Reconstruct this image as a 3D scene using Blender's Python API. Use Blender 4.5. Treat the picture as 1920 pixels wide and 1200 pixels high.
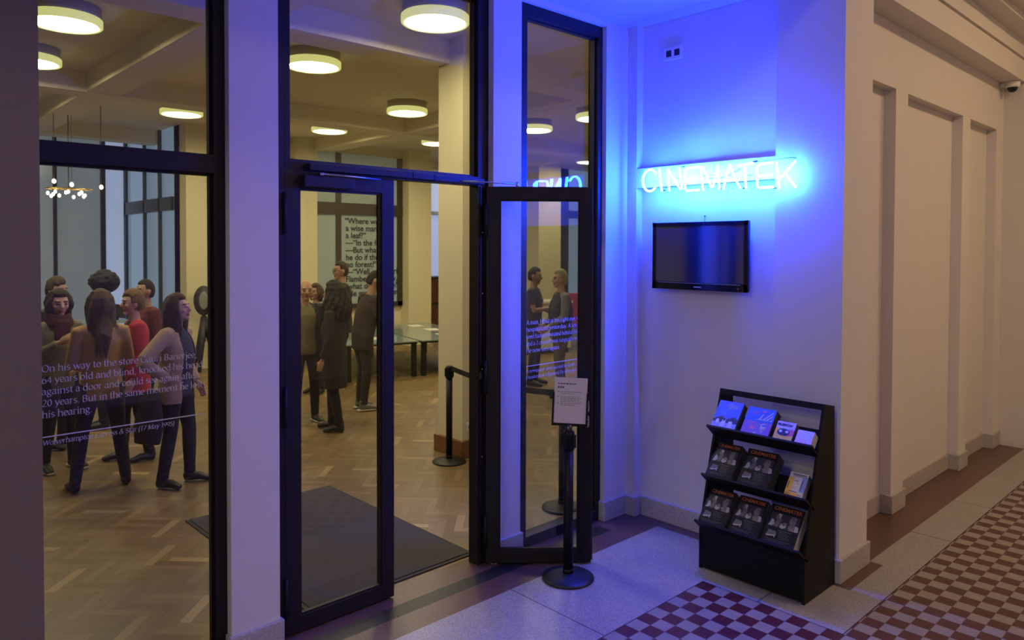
import bpy, bmesh, math, random
from mathutils import Vector, Matrix
PI = math.pi
S = bpy.context.scene
COL = S.collection
for o in list(bpy.data.objects):
    bpy.data.objects.remove(o)
random.seed(7)

# ------------------------------------------------------------------ camera
cam_d = bpy.data.cameras.new('camera')
cam = bpy.data.objects.new('camera', cam_d)
COL.objects.link(cam)
yaw, pitch, roll = math.radians(43.27057), math.radians(-1.25665), math.radians(0.17982)
fw = Vector((math.sin(yaw) * math.cos(pitch), math.cos(yaw) * math.cos(pitch), math.sin(pitch)))
r0 = Vector((math.cos(yaw), -math.sin(yaw), 0)); u0 = r0.cross(fw)
rt = r0 * math.cos(roll) + u0 * math.sin(roll); up = u0 * math.cos(roll) - r0 * math.sin(roll)
cam.matrix_world = Matrix(((rt.x, up.x, -fw.x, 0), (rt.y, up.y, -fw.y, 0), (rt.z, up.z, -fw.z, 2.1), (0, 0, 0, 1)))
cam_d.sensor_width = 36; cam_d.sensor_fit = 'HORIZONTAL'
cam_d.lens = 36 * 1384.118 / 1920
cam_d.shift_y = (495.2776 - 600) / 1920
cam_d.clip_start = 0.05
cam_d.dof.use_dof = True; cam_d.dof.focus_distance = 4.9; cam_d.dof.aperture_fstop = 3.2
S.camera = cam

# ------------------------------------------------------------------ world, exposure
w = bpy.data.worlds.new('world'); S.world = w; w.use_nodes = True
w.node_tree.nodes['Background'].inputs[0].default_value = (0.10, 0.12, 0.2, 1)
w.node_tree.nodes['Background'].inputs[1].default_value = 0.05
S.view_settings.view_transform = 'Standard'; S.view_settings.look = 'None'
S.view_settings.exposure = 0.0; S.view_settings.gamma = 1.0
S.view_settings.use_curve_mapping = False
NEON = 790.0            # neon tube emission
HALL = 48.0             # hall lamp emission
CORR = 52.0             # corridor lamp emission

# ------------------------------------------------------------------ materials
MATS = {}
def mat(name, color, rough=0.6, metal=0.0, spec=0.5, noise=0.0, scale=20.0, bump=0.0, bscale=60.0, emit=None, estr=0.0, color2=None):
    if name in MATS: return MATS[name]
    m = bpy.data.materials.new(name); m.use_nodes = True
    nt = m.node_tree; b = nt.nodes['Principled BSDF']
    b.inputs['Roughness'].default_value = rough; b.inputs['Metallic'].default_value = metal
    b.inputs['Specular IOR Level'].default_value = spec
    c = (*color, 1)
    if noise or color2:
        tc = nt.nodes.new('ShaderNodeTexCoord')
        n = nt.nodes.new('ShaderNodeTexNoise'); n.inputs['Scale'].default_value = scale; n.inputs['Detail'].default_value = 4
        nt.links.new(tc.outputs['Object'], n.inputs['Vector'])
        mx = nt.nodes.new('ShaderNodeMix'); mx.data_type = 'RGBA'
        c2 = color2 or tuple(max(0, x * (1 - noise)) for x in color)
        mx.inputs[6].default_value = c; mx.inputs[7].default_value = (*c2, 1)
        nt.links.new(n.outputs['Fac'], mx.inputs[0]); nt.links.new(mx.outputs[2], b.inputs['Base Color'])
    else:
        b.inputs['Base Color'].default_value = c
    if bump:
        tc = nt.nodes.new('ShaderNodeTexCoord')
        n = nt.nodes.new('ShaderNodeTexNoise'); n.inputs['Scale'].default_value = bscale; n.inputs['Detail'].default_value = 3
        nt.links.new(tc.outputs['Object'], n.inputs['Vector'])
        bp = nt.nodes.new('ShaderNodeBump'); bp.inputs['Strength'].default_value = bump; bp.inputs['Distance'].default_value = 0.01
        nt.links.new(n.outputs['Fac'], bp.inputs['Height']); nt.links.new(bp.outputs['Normal'], b.inputs['Normal'])
    if emit:
        b.inputs['Emission Color'].default_value = (*emit, 1); b.inputs['Emission Strength'].default_value = estr
    MATS[name] = m
    return m

def glass_mat(name, tint=(0.92, 0.93, 0.91), refl=1.0):
    if name in MATS: return MATS[name]
    m = bpy.data.materials.new(name); m.use_nodes = True
    nt = m.node_tree; nt.nodes.clear()
    out = nt.nodes.new('ShaderNodeOutputMaterial')
    tr = nt.nodes.new('ShaderNodeBsdfTransparent'); tr.inputs[0].default_value = (*tint, 1)
    gl = nt.nodes.new('ShaderNodeBsdfGlossy'); gl.inputs['Roughness'].default_value = 0.0; gl.inputs[0].default_value = (refl, refl, refl, 1)
    lw = nt.nodes.new('ShaderNodeLayerWeight'); lw.inputs['Blend'].default_value = 0.5
    pw = nt.nodes.new('ShaderNodeMath'); pw.operation = 'POWER'; pw.inputs[1].default_value = 5
    ml = nt.nodes.new('ShaderNodeMath'); ml.operation = 'MULTIPLY_ADD'; ml.inputs[1].default_value = 0.94; ml.inputs[2].default_value = 0.028
    nt.links.new(lw.outputs['Facing'], pw.inputs[0]); nt.links.new(pw.outputs[0], ml.inputs[0])
    mx = nt.nodes.new('ShaderNodeMixShader')
    nt.links.new(ml.outputs[0], mx.inputs[0]); nt.links.new(tr.outputs[0], mx.inputs[1]); nt.links.new(gl.outputs[0], mx.inputs[2])
    nt.links.new(mx.outputs[0], out.inputs[0])
    MATS[name] = m
    return m

def terrazzo(name, base, spk1, spk2, scale=170.0, rough=0.35):
    if name in MATS: return MATS[name]
    m = bpy.data.materials.new(name); m.use_nodes = True
    nt = m.node_tree; b = nt.nodes['Principled BSDF']; b.inputs['Roughness'].default_value = rough
    tc = nt.nodes.new('ShaderNodeTexCoord')
    v = nt.nodes.new('ShaderNodeTexVoronoi'); v.inputs['Scale'].default_value = scale
    nt.links.new(tc.outputs['Object'], v.inputs['Vector'])
    sep = nt.nodes.new('ShaderNodeSeparateColor'); nt.links.new(v.outputs['Color'], sep.inputs[0])
    cr = nt.nodes.new('ShaderNodeValToRGB'); cr.color_ramp.interpolation = 'CONSTANT'
    e = cr.color_ramp.elements
    e[0].color = (*spk1, 1); e[0].position = 0; e[1].color = (*base, 1); e[1].position = 0.28
    x = e.new(0.78); x.color = (*spk2, 1)
    nt.links.new(sep.outputs[0], cr.inputs[0])
    n = nt.nodes.new('ShaderNodeTexNoise'); n.inputs['Scale'].default_value = 2.2; nt.links.new(tc.outputs['Object'], n.inputs['Vector'])
    mr = nt.nodes.new('ShaderNodeMapRange'); mr.inputs[3].default_value = 0.86; mr.inputs[4].default_value = 1.1
    nt.links.new(n.outputs['Fac'], mr.inputs[0])
    mx = nt.nodes.new('ShaderNodeMix'); mx.data_type = 'RGBA'; mx.blend_type = 'MULTIPLY'; mx.inputs[0].default_value = 1
    nt.links.new(cr.outputs[0], mx.inputs[6]); nt.links.new(mr.outputs[0], mx.inputs[7])
    nt.links.new(mx.outputs[2], b.inputs['Base Color'])
    MATS[name] = m
    return m

def checker_mat():
    m = bpy.data.materials.new('checker_tiles'); m.use_nodes = True
    nt = m.node_tree; b = nt.nodes['Principled BSDF']; b.inputs['Roughness'].default_value = 0.33
    tc = nt.nodes.new('ShaderNodeTexCoord'); mp = nt.nodes.new('ShaderNodeMapping')
    P = 0.0985
    mp.inputs['Scale'].default_value = (1 / P, 1 / P, 0)
    mp.inputs['Location'].default_value = (-4.045 / P + 1000, -2.53 / P + 1000, 0.5)
    nt.links.new(tc.outputs['Object'], mp.inputs['Vector'])
    ck = nt.nodes.new('ShaderNodeTexChecker'); ck.inputs['Scale'].default_value = 1
    ck.inputs['Color2'].default_value = (0.085, 0.020, 0.016, 1); ck.inputs['Color1'].default_value = (0.28, 0.255, 0.21, 1)
    nt.links.new(mp.outputs[0], ck.inputs['Vector'])
    n = nt.nodes.new('ShaderNodeTexNoise'); n.inputs['Scale'].default_value = 9; n.inputs['Detail'].default_value = 6
    nt.links.new(tc.outputs['Object'], n.inputs['Vector'])
    mr = nt.nodes.new('ShaderNodeMapRange'); mr.inputs[3].default_value = 0.8; mr.inputs[4].default_value = 1.15
    nt.links.new(n.outputs['Fac'], mr.inputs[0])
    # thin grout line
    br = nt.nodes.new('ShaderNodeTexBrick'); br.offset = 0; br.inputs['Scale'].default_value = 1
    br.inputs['Mortar Size'].default_value = 0.012; br.inputs['Brick Width'].default_value = 1; br.inputs['Row Height'].default_value = 1
    br.inputs['Color1'].default_value = (1, 1, 1, 1); br.inputs['Color2'].default_value = (1, 1, 1, 1); br.inputs['Mortar'].default_value = (0.5, 0.5, 0.5, 1)
    nt.links.new(mp.outputs[0], br.inputs['Vector'])
    m1 = nt.nodes.new('ShaderNodeMix'); m1.data_type = 'RGBA'; m1.blend_type = 'MULTIPLY'; m1.inputs[0].default_value = 1
    nt.links.new(ck.outputs[0], m1.inputs[6]); nt.links.new(mr.outputs[0], m1.inputs[7])
    m2 = nt.nodes.new('ShaderNodeMix'); m2.data_type = 'RGBA'; m2.blend_type = 'MULTIPLY'; m2.inputs[0].default_value = 1
    nt.links.new(m1.outputs[2], m2.inputs[6]); nt.links.new(br.outputs[0], m2.inputs[7])
    nt.links.new(m2.outputs[2], b.inputs['Base Color'])
    return m

def parquet_mat():
    m = bpy.data.materials.new('herringbone_parquet'); m.use_nodes = True
    nt = m.node_tree; N = nt.nodes; Lk = nt.links; b = N['Principled BSDF']; b.inputs['Roughness'].default_value = 0.42
    def M(op, a, bb=None):
        x = N.new('ShaderNodeMath'); x.operation = op
        for i, v in enumerate((a, bb)):
            if v is None: continue
            if isinstance(v, (int, float)): x.inputs[i].default_value = v
            else: Lk.new(v, x.inputs[i])
        return x.outputs[0]
    tc = N.new('ShaderNodeTexCoord'); mp = N.new('ShaderNodeMapping')
    W = 0.066
    mp.inputs['Scale'].default_value = (1 / W, 1 / W, 1); mp.inputs['Location'].default_value = (500, 500, 0)
    mp.inputs['Rotation'].default_value = (0, 0, math.radians(45))
    Lk.new(tc.outputs['Object'], mp.inputs['Vector'])
    sp = N.new('ShaderNodeSeparateXYZ'); Lk.new(mp.outputs[0], sp.inputs[0])
    n = 5
    i = M('FLOOR', sp.outputs[0]); j = M('FLOOR', sp.outputs[1])
    d = M('SUBTRACT', i, j); t = M('FLOORED_MODULO', d, 2 * n)
    hz = M('LESS_THAN', t, n)
    ax = M('SUBTRACT', i, t)
    by = M('SUBTRACT', j, M('SUBTRACT', 2 * n - 1, t))
    inv = M('SUBTRACT', 1, hz)
    idx = M('ADD', M('MULTIPLY', hz, ax), M('MULTIPLY', inv, i))
    idy = M('ADD', M('MULTIPLY', hz, j), M('MULTIPLY', inv, by))
    cb = N.new('ShaderNodeCombineXYZ'); Lk.new(idx, cb.inputs[0]); Lk.new(idy, cb.inputs[1]); Lk.new(hz, cb.inputs[2])
    wn = N.new('ShaderNodeTexWhiteNoise'); wn.noise_dimensions = '3D'; Lk.new(cb.outputs[0], wn.inputs[0])
    cr = N.new('ShaderNodeValToRGB'); e = cr.color_ramp.elements
    e[0].color = (0.155, 0.098, 0.040, 1); e[1].color = (0.36, 0.255, 0.115, 1)
    x = e.new(0.75); x.color = (0.205, 0.135, 0.057, 1)
    x = e.new(0.93); x.color = (0.23, 0.155, 0.067, 1)
    Lk.new(wn.outputs['Value'], cr.inputs[0])
    # across-plank edge darkening (the joint itself)
    fx = M('FRACT', sp.outputs[0]); fy = M('FRACT', sp.outputs[1])
    ac = M('ADD', M('MULTIPLY', hz, fy), M('MULTIPLY', inv, fx))
    ed = M('LESS_THAN', M('ABSOLUTE', M('SUBTRACT', ac, 0.5)), 0.47)
    ed2 = M('ADD', M('MULTIPLY', ed, 0.35), 0.65)
    ns = N.new('ShaderNodeTexNoise'); ns.inputs['Scale'].default_value = 1.1; Lk.new(tc.outputs['Object'], ns.inputs['Vector'])
    mr = N.new('ShaderNodeMapRange'); mr.inputs[3].default_value = 0.75; mr.inputs[4].default_value = 1.2; Lk.new(ns.outputs['Fac'], mr.inputs[0])
    f = M('MULTIPLY', ed2, mr.outputs[0])
    mx = N.new('ShaderNodeMix'); mx.data_type = 'RGBA'; mx.blend_type = 'MULTIPLY'; mx.inputs[0].default_value = 1
    Lk.new(cr.outputs[0], mx.inputs[6]); Lk.new(f, mx.inputs[7]); Lk.new(mx.outputs[2], b.inputs['Base Color'])
    return m

WALL = mat('wall_paint', (0.70, 0.665, 0.615), 0.72, noise=0.04, scale=3, bump=0.05, bscale=90)
CEIL = mat('ceiling_paint', (0.58, 0.565, 0.53), 0.8)
HWALL = mat('hall_paint', (0.72, 0.66, 0.43), 0.75, noise=0.04, scale=2)
HCEIL = mat('hall_ceiling_paint', (0.76, 0.70, 0.52), 0.8)
FRAME = mat('frame_metal', (0.013, 0.011, 0.013), 0.5, spec=0.3)
BASE = terrazzo('base_terrazzo', (0.46, 0.43, 0.39), (0.36, 0.335, 0.30), (0.54, 0.505, 0.47), 220, 0.5)
TW = terrazzo('pale_terrazzo', (0.33, 0.315, 0.285), (0.21, 0.20, 0.18), (0.42, 0.40, 0.37), 290)
TB = terrazzo('red_brown_terrazzo', (0.12, 0.060, 0.044), (0.08, 0.04, 0.03), (0.16, 0.088, 0.068), 300)
TK = terrazzo('black_inlay', (0.014, 0.014, 0.014), (0.008, 0.008, 0.008), (0.025, 0.025, 0.025), 300, 0.45)
JOINT = mat('joint_dark', (0.03, 0.028, 0.025), 0.7)
GLASS = glass_mat('pane_glass')
BLACK = mat('black_plastic', (0.012, 0.012, 0.014), 0.45)
STEEL = mat('brushed_steel', (0.5, 0.5, 0.52), 0.3, 1.0)
WHITEP = mat('white_plastic', (0.80, 0.79, 0.77), 0.4)

# ------------------------------------------------------------------ mesh helpers
class MB:
    def __init__(s): s.v = []; s.f = []; s.m = []; s.sm = []
    def add(s, vs, fs, mi=0, smooth=False):
        b = len(s.v); s.v += [tuple(v) for v in vs]
        for f in fs: s.f.append([b + i for i in f]); s.m.append(mi); s.sm.append(smooth)
        return s
    def box(s, x0, x1, y0, y1, z0, z1, mi=0):
        v = [(x0, y0, z0), (x1, y0, z0), (x1, y1, z0), (x0, y1, z0), (x0, y0, z1), (x1, y0, z1), (x1, y1, z1), (x0, y1, z1)]
        return s.add(v, [(0, 3, 2, 1), (4, 5, 6, 7), (0, 1, 5, 4), (1, 2, 6, 5), (2, 3, 7, 6), (3, 0, 4, 7)], mi)
    def quad(s, a, b, c, d, mi=0): return s.add([a, b, c, d], [(0, 1, 2, 3)], mi)
    def prism(s, poly, y0, y1, mi=0):
        """polygon in x,z extruded along y"""
        n = len(poly)
        v = [(p[0], y0, p[1]) for p in poly] + [(p[0], y1, p[1]) for p in poly]
        fs = [tuple(range(n)), tuple(range(2 * n - 1, n - 1, -1))]
        fs += [(i, i + n, (i + 1) % n + n, (i + 1) % n) for i in range(n)]
        return s.add(v, fs, mi)
    def lathe(s, prof, cx=0, cy=0, seg=32, mi=0, smooth=True, a0=0):
        n = len(prof); v = []; fs = []
        for k in range(seg):
            a = a0 + 2 * PI * k / seg
            for r, z in prof: v.append((cx + r * math.cos(a), cy + r * math.sin(a), z))
        for k in range(seg):
            k2 = (k + 1) % seg
            for i in range(n - 1): fs.append((k * n + i, k2 * n + i, k2 * n + i + 1, k * n + i + 1))
        s.add(v, fs, mi, smooth)
        b = len(s.v) - len(v)
        for i in (0, n - 1):
            if prof[i][0] > 1e-6:
                f = [b + k * n + i for k in range(seg)]
                s.f.append(f if i else f[::-1]); s.m.append(mi); s.sm.append(False)
        return s
    def tube(s, pts, r, seg=10, mi=0, caps=True):
        pts = [Vector(p) for p in pts]; rs = r if isinstance(r, (list, tuple)) else [r] * len(pts)
        secs = [(p, q, q) for p, q in zip(pts, rs)]
        return s.loft(secs, seg=seg, mi=mi, caps=caps)
    def loft(s, secs, right=None, seg=12, mi=0, caps=True, power=1.0):
        pts = [Vector(a[0]) for a in secs]; n = len(pts); v = []; fs = []
        pu = None
        for i in range(n):
            t = (pts[min(i + 1, n - 1)] - pts[max(i - 1, 0)])
            if t.length < 1e-9: t = Vector((0, 0, 1))
            t.normalize()
            ref = Vector(right) if right is not None else (pu if pu is not None else (Vector((1, 0, 0)) if abs(t.x) < 0.8 else Vector((0, 1, 0))))
            u = ref - t * ref.dot(t)
            if u.length < 1e-6: u = t.orthogonal()
            u.normalize(); pu = u; wv = t.cross(u)
            for k in range(seg):
                a = 2 * PI * k / seg; c, d = math.cos(a), math.sin(a)
                if power != 1: c = math.copysign(abs(c) ** power, c); d = math.copysign(abs(d) ** power, d)
                v.append(pts[i] + u * (secs[i][1] * c) + wv * (secs[i][2] * d))
        for i in range(n - 1):
            for k in range(seg):
                k2 = (k + 1) % seg
                fs.append((i * seg + k, i * seg + k2, (i + 1) * seg + k2, (i + 1) * seg + k))
        if caps:
            fs.append(tuple(range(seg - 1, -1, -1))); fs.append(tuple(range((n - 1) * seg, n * seg)))
        return s.add(v, fs, mi, True)
    def ell(s, c, rx, ry, rz, seg=16, rings=10, mi=0, M=None):
        v = []; fs = []
        for i in range(rings + 1):
            th = PI * i / rings
            for k in range(seg):
                a = 2 * PI * k / seg
                p = Vector((rx * math.sin(th) * math.cos(a), ry * math.sin(th) * math.sin(a), rz * math.cos(th)))
                if M is not None: p = M @ p
                v.append(Vector(c) + p)
        for i in range(rings):
            for k in range(seg):
                k2 = (k + 1) % seg
                fs.append((i * seg + k, (i + 1) * seg + k, (i + 1) * seg + k2, i * seg + k2))
        return s.add(v, fs, mi, True)
    def xf(s, M):
        s.v = [tuple(M @ Vector(p)) for p in s.v]; return s
    def mesh(s, name, mats, bevel=0):
        me = bpy.data.meshes.new(name); me.from_pydata(s.v, [], s.f)
        for m in (mats if isinstance(mats, (list, tuple)) else [mats]): me.materials.append(m)
        for p, mi, sm in zip(me.polygons, s.m, s.sm): p.material_index = mi; p.use_smooth = sm
        bm = bmesh.new(); bm.from_mesh(me)
        bmesh.ops.remove_doubles(bm, verts=bm.verts, dist=1e-6)
        bmesh.ops.recalc_face_normals(bm, faces=bm.faces)
        if bevel:
            es = [e for e in bm.edges if len(e.link_faces) == 2 and e.calc_face_angle(0) > 0.6]
            bmesh.ops.bevel(bm, geom=es, offset=bevel, segments=2, affect='EDGES', profile=0.6)
        bm.to_mesh(me); bm.free(); me.update()
        return me

def link(name, me, parent=None, loc=None, rz=0):
    o = bpy.data.objects.new(name, me); COL.objects.link(o)
    if parent is not None: o.parent = parent
    if loc is not None: o.location = loc
    if rz: o.rotation_euler = (0, 0, rz)
    return o
def obj(name, mb, mats, parent=None, loc=None, rz=0, bevel=0):
    return link(name, mb.mesh(name, mats, bevel), parent, loc, rz)
def tag(o, label, cat, group=None, kind=None):
    o['label'] = label; o['category'] = cat
    if group: o['group'] = group
    if kind: o['kind'] = kind
    return o
def thing(name, label, cat, loc=(0, 0, 0), rz=0, group=None):
    o = bpy.data.objects.new(name, None); COL.objects.link(o); o.empty_display_size = 0.1
    o.location = loc; o.rotation_euler = (0, 0, rz)
    return tag(o, label, cat, group)
def struct(name, mb, mats, bevel=0, label=None, cat=None):
    o = obj(name, mb, mats, bevel=bevel); o['kind'] = 'structure'
    if label: o['label'] = label; o['category'] = cat
    return o
def sthing(name, label, cat, loc=(0, 0, 0), rz=0):
    o = thing(name, label, cat, loc, rz); o['kind'] = 'structure'; return o
def copy_tree(o, parent=None):
    c = o.copy(); COL.objects.link(c)
    if parent is not None: c.parent = parent
    for ch in list(o.children): copy_tree(ch, c)
    return c
def B(*a): return MB().box(*a)
def part_label(o, l): o['label'] = l; return o

def text_mesh(name, body, size, mat_, extrude=0.0005, bold=0.0):
    cu = bpy.data.curves.new(name, 'FONT'); cu.body = body; cu.size = size; cu.extrude = extrude; cu.offset = bold
    t = bpy.data.objects.new(name, cu); COL.objects.link(t)
    dg = bpy.context.evaluated_depsgraph_get(); dg.update()
    me = bpy.data.meshes.new_from_object(t.evaluated_get(dg))
    bpy.data.objects.remove(t); bpy.data.curves.remove(cu)
    me.materials.clear(); me.materials.append(mat_)
    return me

def remesh(mb, voxel, smooth=4, name='m'):
    me = bpy.data.meshes.new(name); me.from_pydata(mb.v, [], mb.f); me.update()
    bm = bmesh.new(); bm.from_mesh(me); bmesh.ops.recalc_face_normals(bm, faces=bm.faces); bm.to_mesh(me); bm.free()
    t = bpy.data.objects.new(name, me); COL.objects.link(t)
    r = t.modifiers.new('r', 'REMESH'); r.mode = 'VOXEL'; r.voxel_size = voxel; r.use_smooth_shade = True
    if smooth:
        sm = t.modifiers.new('s', 'SMOOTH'); sm.factor = 0.5; sm.iterations = smooth
    dg = bpy.context.evaluated_depsgraph_get(); dg.update()
    out = bpy.data.meshes.new_from_object(t.evaluated_get(dg))
    bpy.data.objects.remove(t); bpy.data.meshes.remove(me)
    out.name = name
    return out

# ================================================================== SETTING
# ---- corridor floor: terrazzo fields, black inlay, checker tiles
CK = checker_mat()
fl = MB()
def fq(x0, x1, y0, y1, mi, z=0.0): fl.quad((x0, y0, z), (x1, y0, z), (x1, y1, z), (x0, y1, z), mi)
XB, XC, YC, YK = 4.60, 4.045, 2.53, 1.655
fq(-9, XB, YC, 3.275, 1)                       # pale field in front of the doors
fq(XC, XB, 1.845, YC, 1)
fq(-9, 4.28, 3.275, 3.46, 0); fq(-9, 4.28, 3.58, 3.80, 0); fq(4.28, 4.75, 3.275, 3.80, 0)
fq(-9, 4.28, 3.46, 3.58, 2)                    # black inlay strip
fq(XB, 4.75, 1.845, 3.275, 0)
fq(4.75, 5.13, 1.845, 2.3, 0); fq(5.13, 9.3, 1.93, 2.3, 0)
fq(XC, 5.13, YK, 1.845, 1); fq(5.13, 9.3, YK, 1.93, 1)
fq(-9, XC, YK, YC, 3); fq(-9, 9.3, -3.2, YK, 3)
for x0, x1, y0, y1 in ((3.078, 3.083, YC, 3.275), (XC, XB, 2.158, 2.163), (1.2, 1.205, YC, 3.275), (-9, XC, YC - .003, YC + .003), (XC - .003, XC + .003, YK, YC), (XC, 9.3, YK - .003, YK + .003), (6.9, 6.905, YK, 1.93), (5.9, 5.905, YK, 1.93)):
    fq(x0, x1, y0, y1, 4, 0.0006)
struct('floor', fl, [TB, TW, TK, CK, JOINT], label='terrazzo and red-and-cream checkered corridor floor', cat='floor')
hf = MB().quad((-6, 3.80, 0), (17.5, 3.80, 0), (17.5, 17, 0), (-6, 17, 0))
struct('floor', hf, parquet_mat(), label='herringbone oak parquet floor of the hall behind the glass', cat='floor')

# ---- facade piers and band
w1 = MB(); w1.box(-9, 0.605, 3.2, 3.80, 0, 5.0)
struct('wall_left', w1, mat('shaded_pier_paint', (0.16, 0.125, 0.105), 0.7), label='wall pier coloured dark for shade at the photo edge beside the big window', cat='wall')  # shade on this pier is put into its dark brown colour
p = B(1.488, 1.745, 3.62, 3.80, 0, 5.0)
struct('wall_front', p, WALL, label='slim painted pier between the lettered window and the double door', cat='wall')
p = B(3.238, 3.492, 3.62, 3.80, 0, 5.0)
struct('wall_front', p, WALL, label='slim painted pier between the open door leaf hinge and the sidelight', cat='wall')
p = B(4.39, 4.66, 3.62, 3.80, 0, 5.0)
struct('wall_front', p, WALL, label='bright blue-lit corner pier right of the tall sidelight window', cat='wall')
p = B(0.605, 4.39, 3.625, 3.80, 3.785, 5.0)
struct('trim_1', p, WALL, label='lintel band over the glass front under the vestibule ceiling', cat='wall')
p = B(4.66, 17.5, 3.66, 3.80, 0, 5.0)
struct('wall_front', p, HWALL, label='hall side of the wall right of the sidelight', cat='wall')

# ---- sign wall with recess and beam
sw = MB()
sw.box(4.65, 5.085, 1.935, 2.385, 0, 5.0); sw.box(4.725, 5.085, 2.385, 3.53, 0, 5.0); sw.box(4.65, 5.085, 3.53, 3.66, 0, 5.0)
struct('wall_right', sw, WALL, label='wall with shallow recess carrying the neon sign and the television', cat='wall')
bm_ = B(4.652, 4.725, 2.385, 3.53, 2.566, 2.718)
struct('trim_2', bm_, WALL, bevel=0.002, label='painted beam across the wall recess behind the neon letters', cat='beam')

# ---- corridor wall with sunken panels, end wall, cornice
cw = MB()
cw.box(5.085, 9.3, 2.262, 2.42, 0, 5.0)
for x0, x1 in ((6.17, 6.43), (7.862, 8.095), (9.0, 9.3)): cw.box(x0, x1, 2.17, 2.262, 0, 5.0)
for x0, x1 in ((5.085, 6.17), (6.43, 7.862), (8.095, 9.0)): cw.box(x0, x1, 2.17, 2.262, 3.355, 5.0)
struct('wall_back', cw, WALL, label='beige corridor wall with three tall sunken panels', cat='wall')
struct('wall_end', B(9.25, 9.4, -3.3, 2.4, 0, 5.1), WALL, label='end wall of the corridor right of the last panel', cat='wall')
co = MB()
co.prism([(2.17, 3.85), (1.972, 3.85), (1.972, 4.062), (1.985, 4.062), (1.985, 4.076), (1.955, 4.076), (1.955, 4.24), (1.78, 4.24), (1.78, 4.30), (1.60, 4.30), (1.60, 4.47), (2.17, 4.47)], 5.09, 9.25)
# prism extrudes along local y; map (a, y, b) -> (x=y, y=a, z=b)
co.v = [(v[1], v[0], v[2]) for v in co.v]
struct('trim_3', co, WALL, label='stepped plaster cornice along the top of the corridor wall', cat='cornice')
struct('wall_rear', B(-9.1, 9.4, -3.4, -3.2, 0, 5.1), WALL, label='corridor wall behind the photographer', cat='wall')
struct('wall_near', B(-9.2, -9.0, -3.4, 3.3, 0, 5.1), WALL, label='near end wall of the corridor', cat='wall')
struct('ceiling', B(-9, 4.72, 1.94, 3.64, 3.825, 4.0), CEIL, label='low blue-lit ceiling of the entrance recess', cat='ceiling')
struct('trim_4', B(-9, 4.66, 1.94, 2.1, 3.99, 5.0), WALL, label='fascia between the low recess ceiling and the corridor ceiling', cat='wall')
struct('ceiling', B(-9.1, 9.4, -3.4, 2.4, 5.0, 5.1), CEIL, label='high corridor ceiling', cat='ceiling')

# ---- baseboards
H_B = 0.15
def bboard(name, boxes, label):
    m = MB()
    for x0, x1, y0, y1 in boxes: m.box(x0, x1, y0, y1, 0, H_B)
    struct(name, m, BASE, bevel=0.006, label=label, cat='baseboard')
bboard('baseboard_front', [(1.474, 1.762, 3.60, 3.665)], 'terrazzo base of the pier left of the double door')
bboard('baseboard_front', [(3.252, 3.506, 3.60, 3.665)], 'terrazzo base of the pier seen through the open glass leaf')
bboard('baseboard_corner', [(4.372, 4.70, 3.60, 3.70)], 'terrazzo base of the corner pier at the sidelight')
bboard('baseboard_right', [(4.63, 4.70, 3.51, 3.615), (4.705, 4.73, 2.37, 3.515), (4.63, 5.10, 1.915, 2.40)], 'terrazzo base along the wall under the television')
bboard('baseboard_back', [(5.10, 9.25, 2.242, 2.265), (6.15, 6.45, 2.15, 2.265), (7.842, 8.115, 2.15, 2.265), (8.98, 9.25, 2.15, 2.265)], 'stepped terrazzo base along the panelled corridor wall')
bboard('baseboard_left', [(-9, 0.62, 3.18, 3.22)], 'terrazzo base of the left pier')

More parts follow.
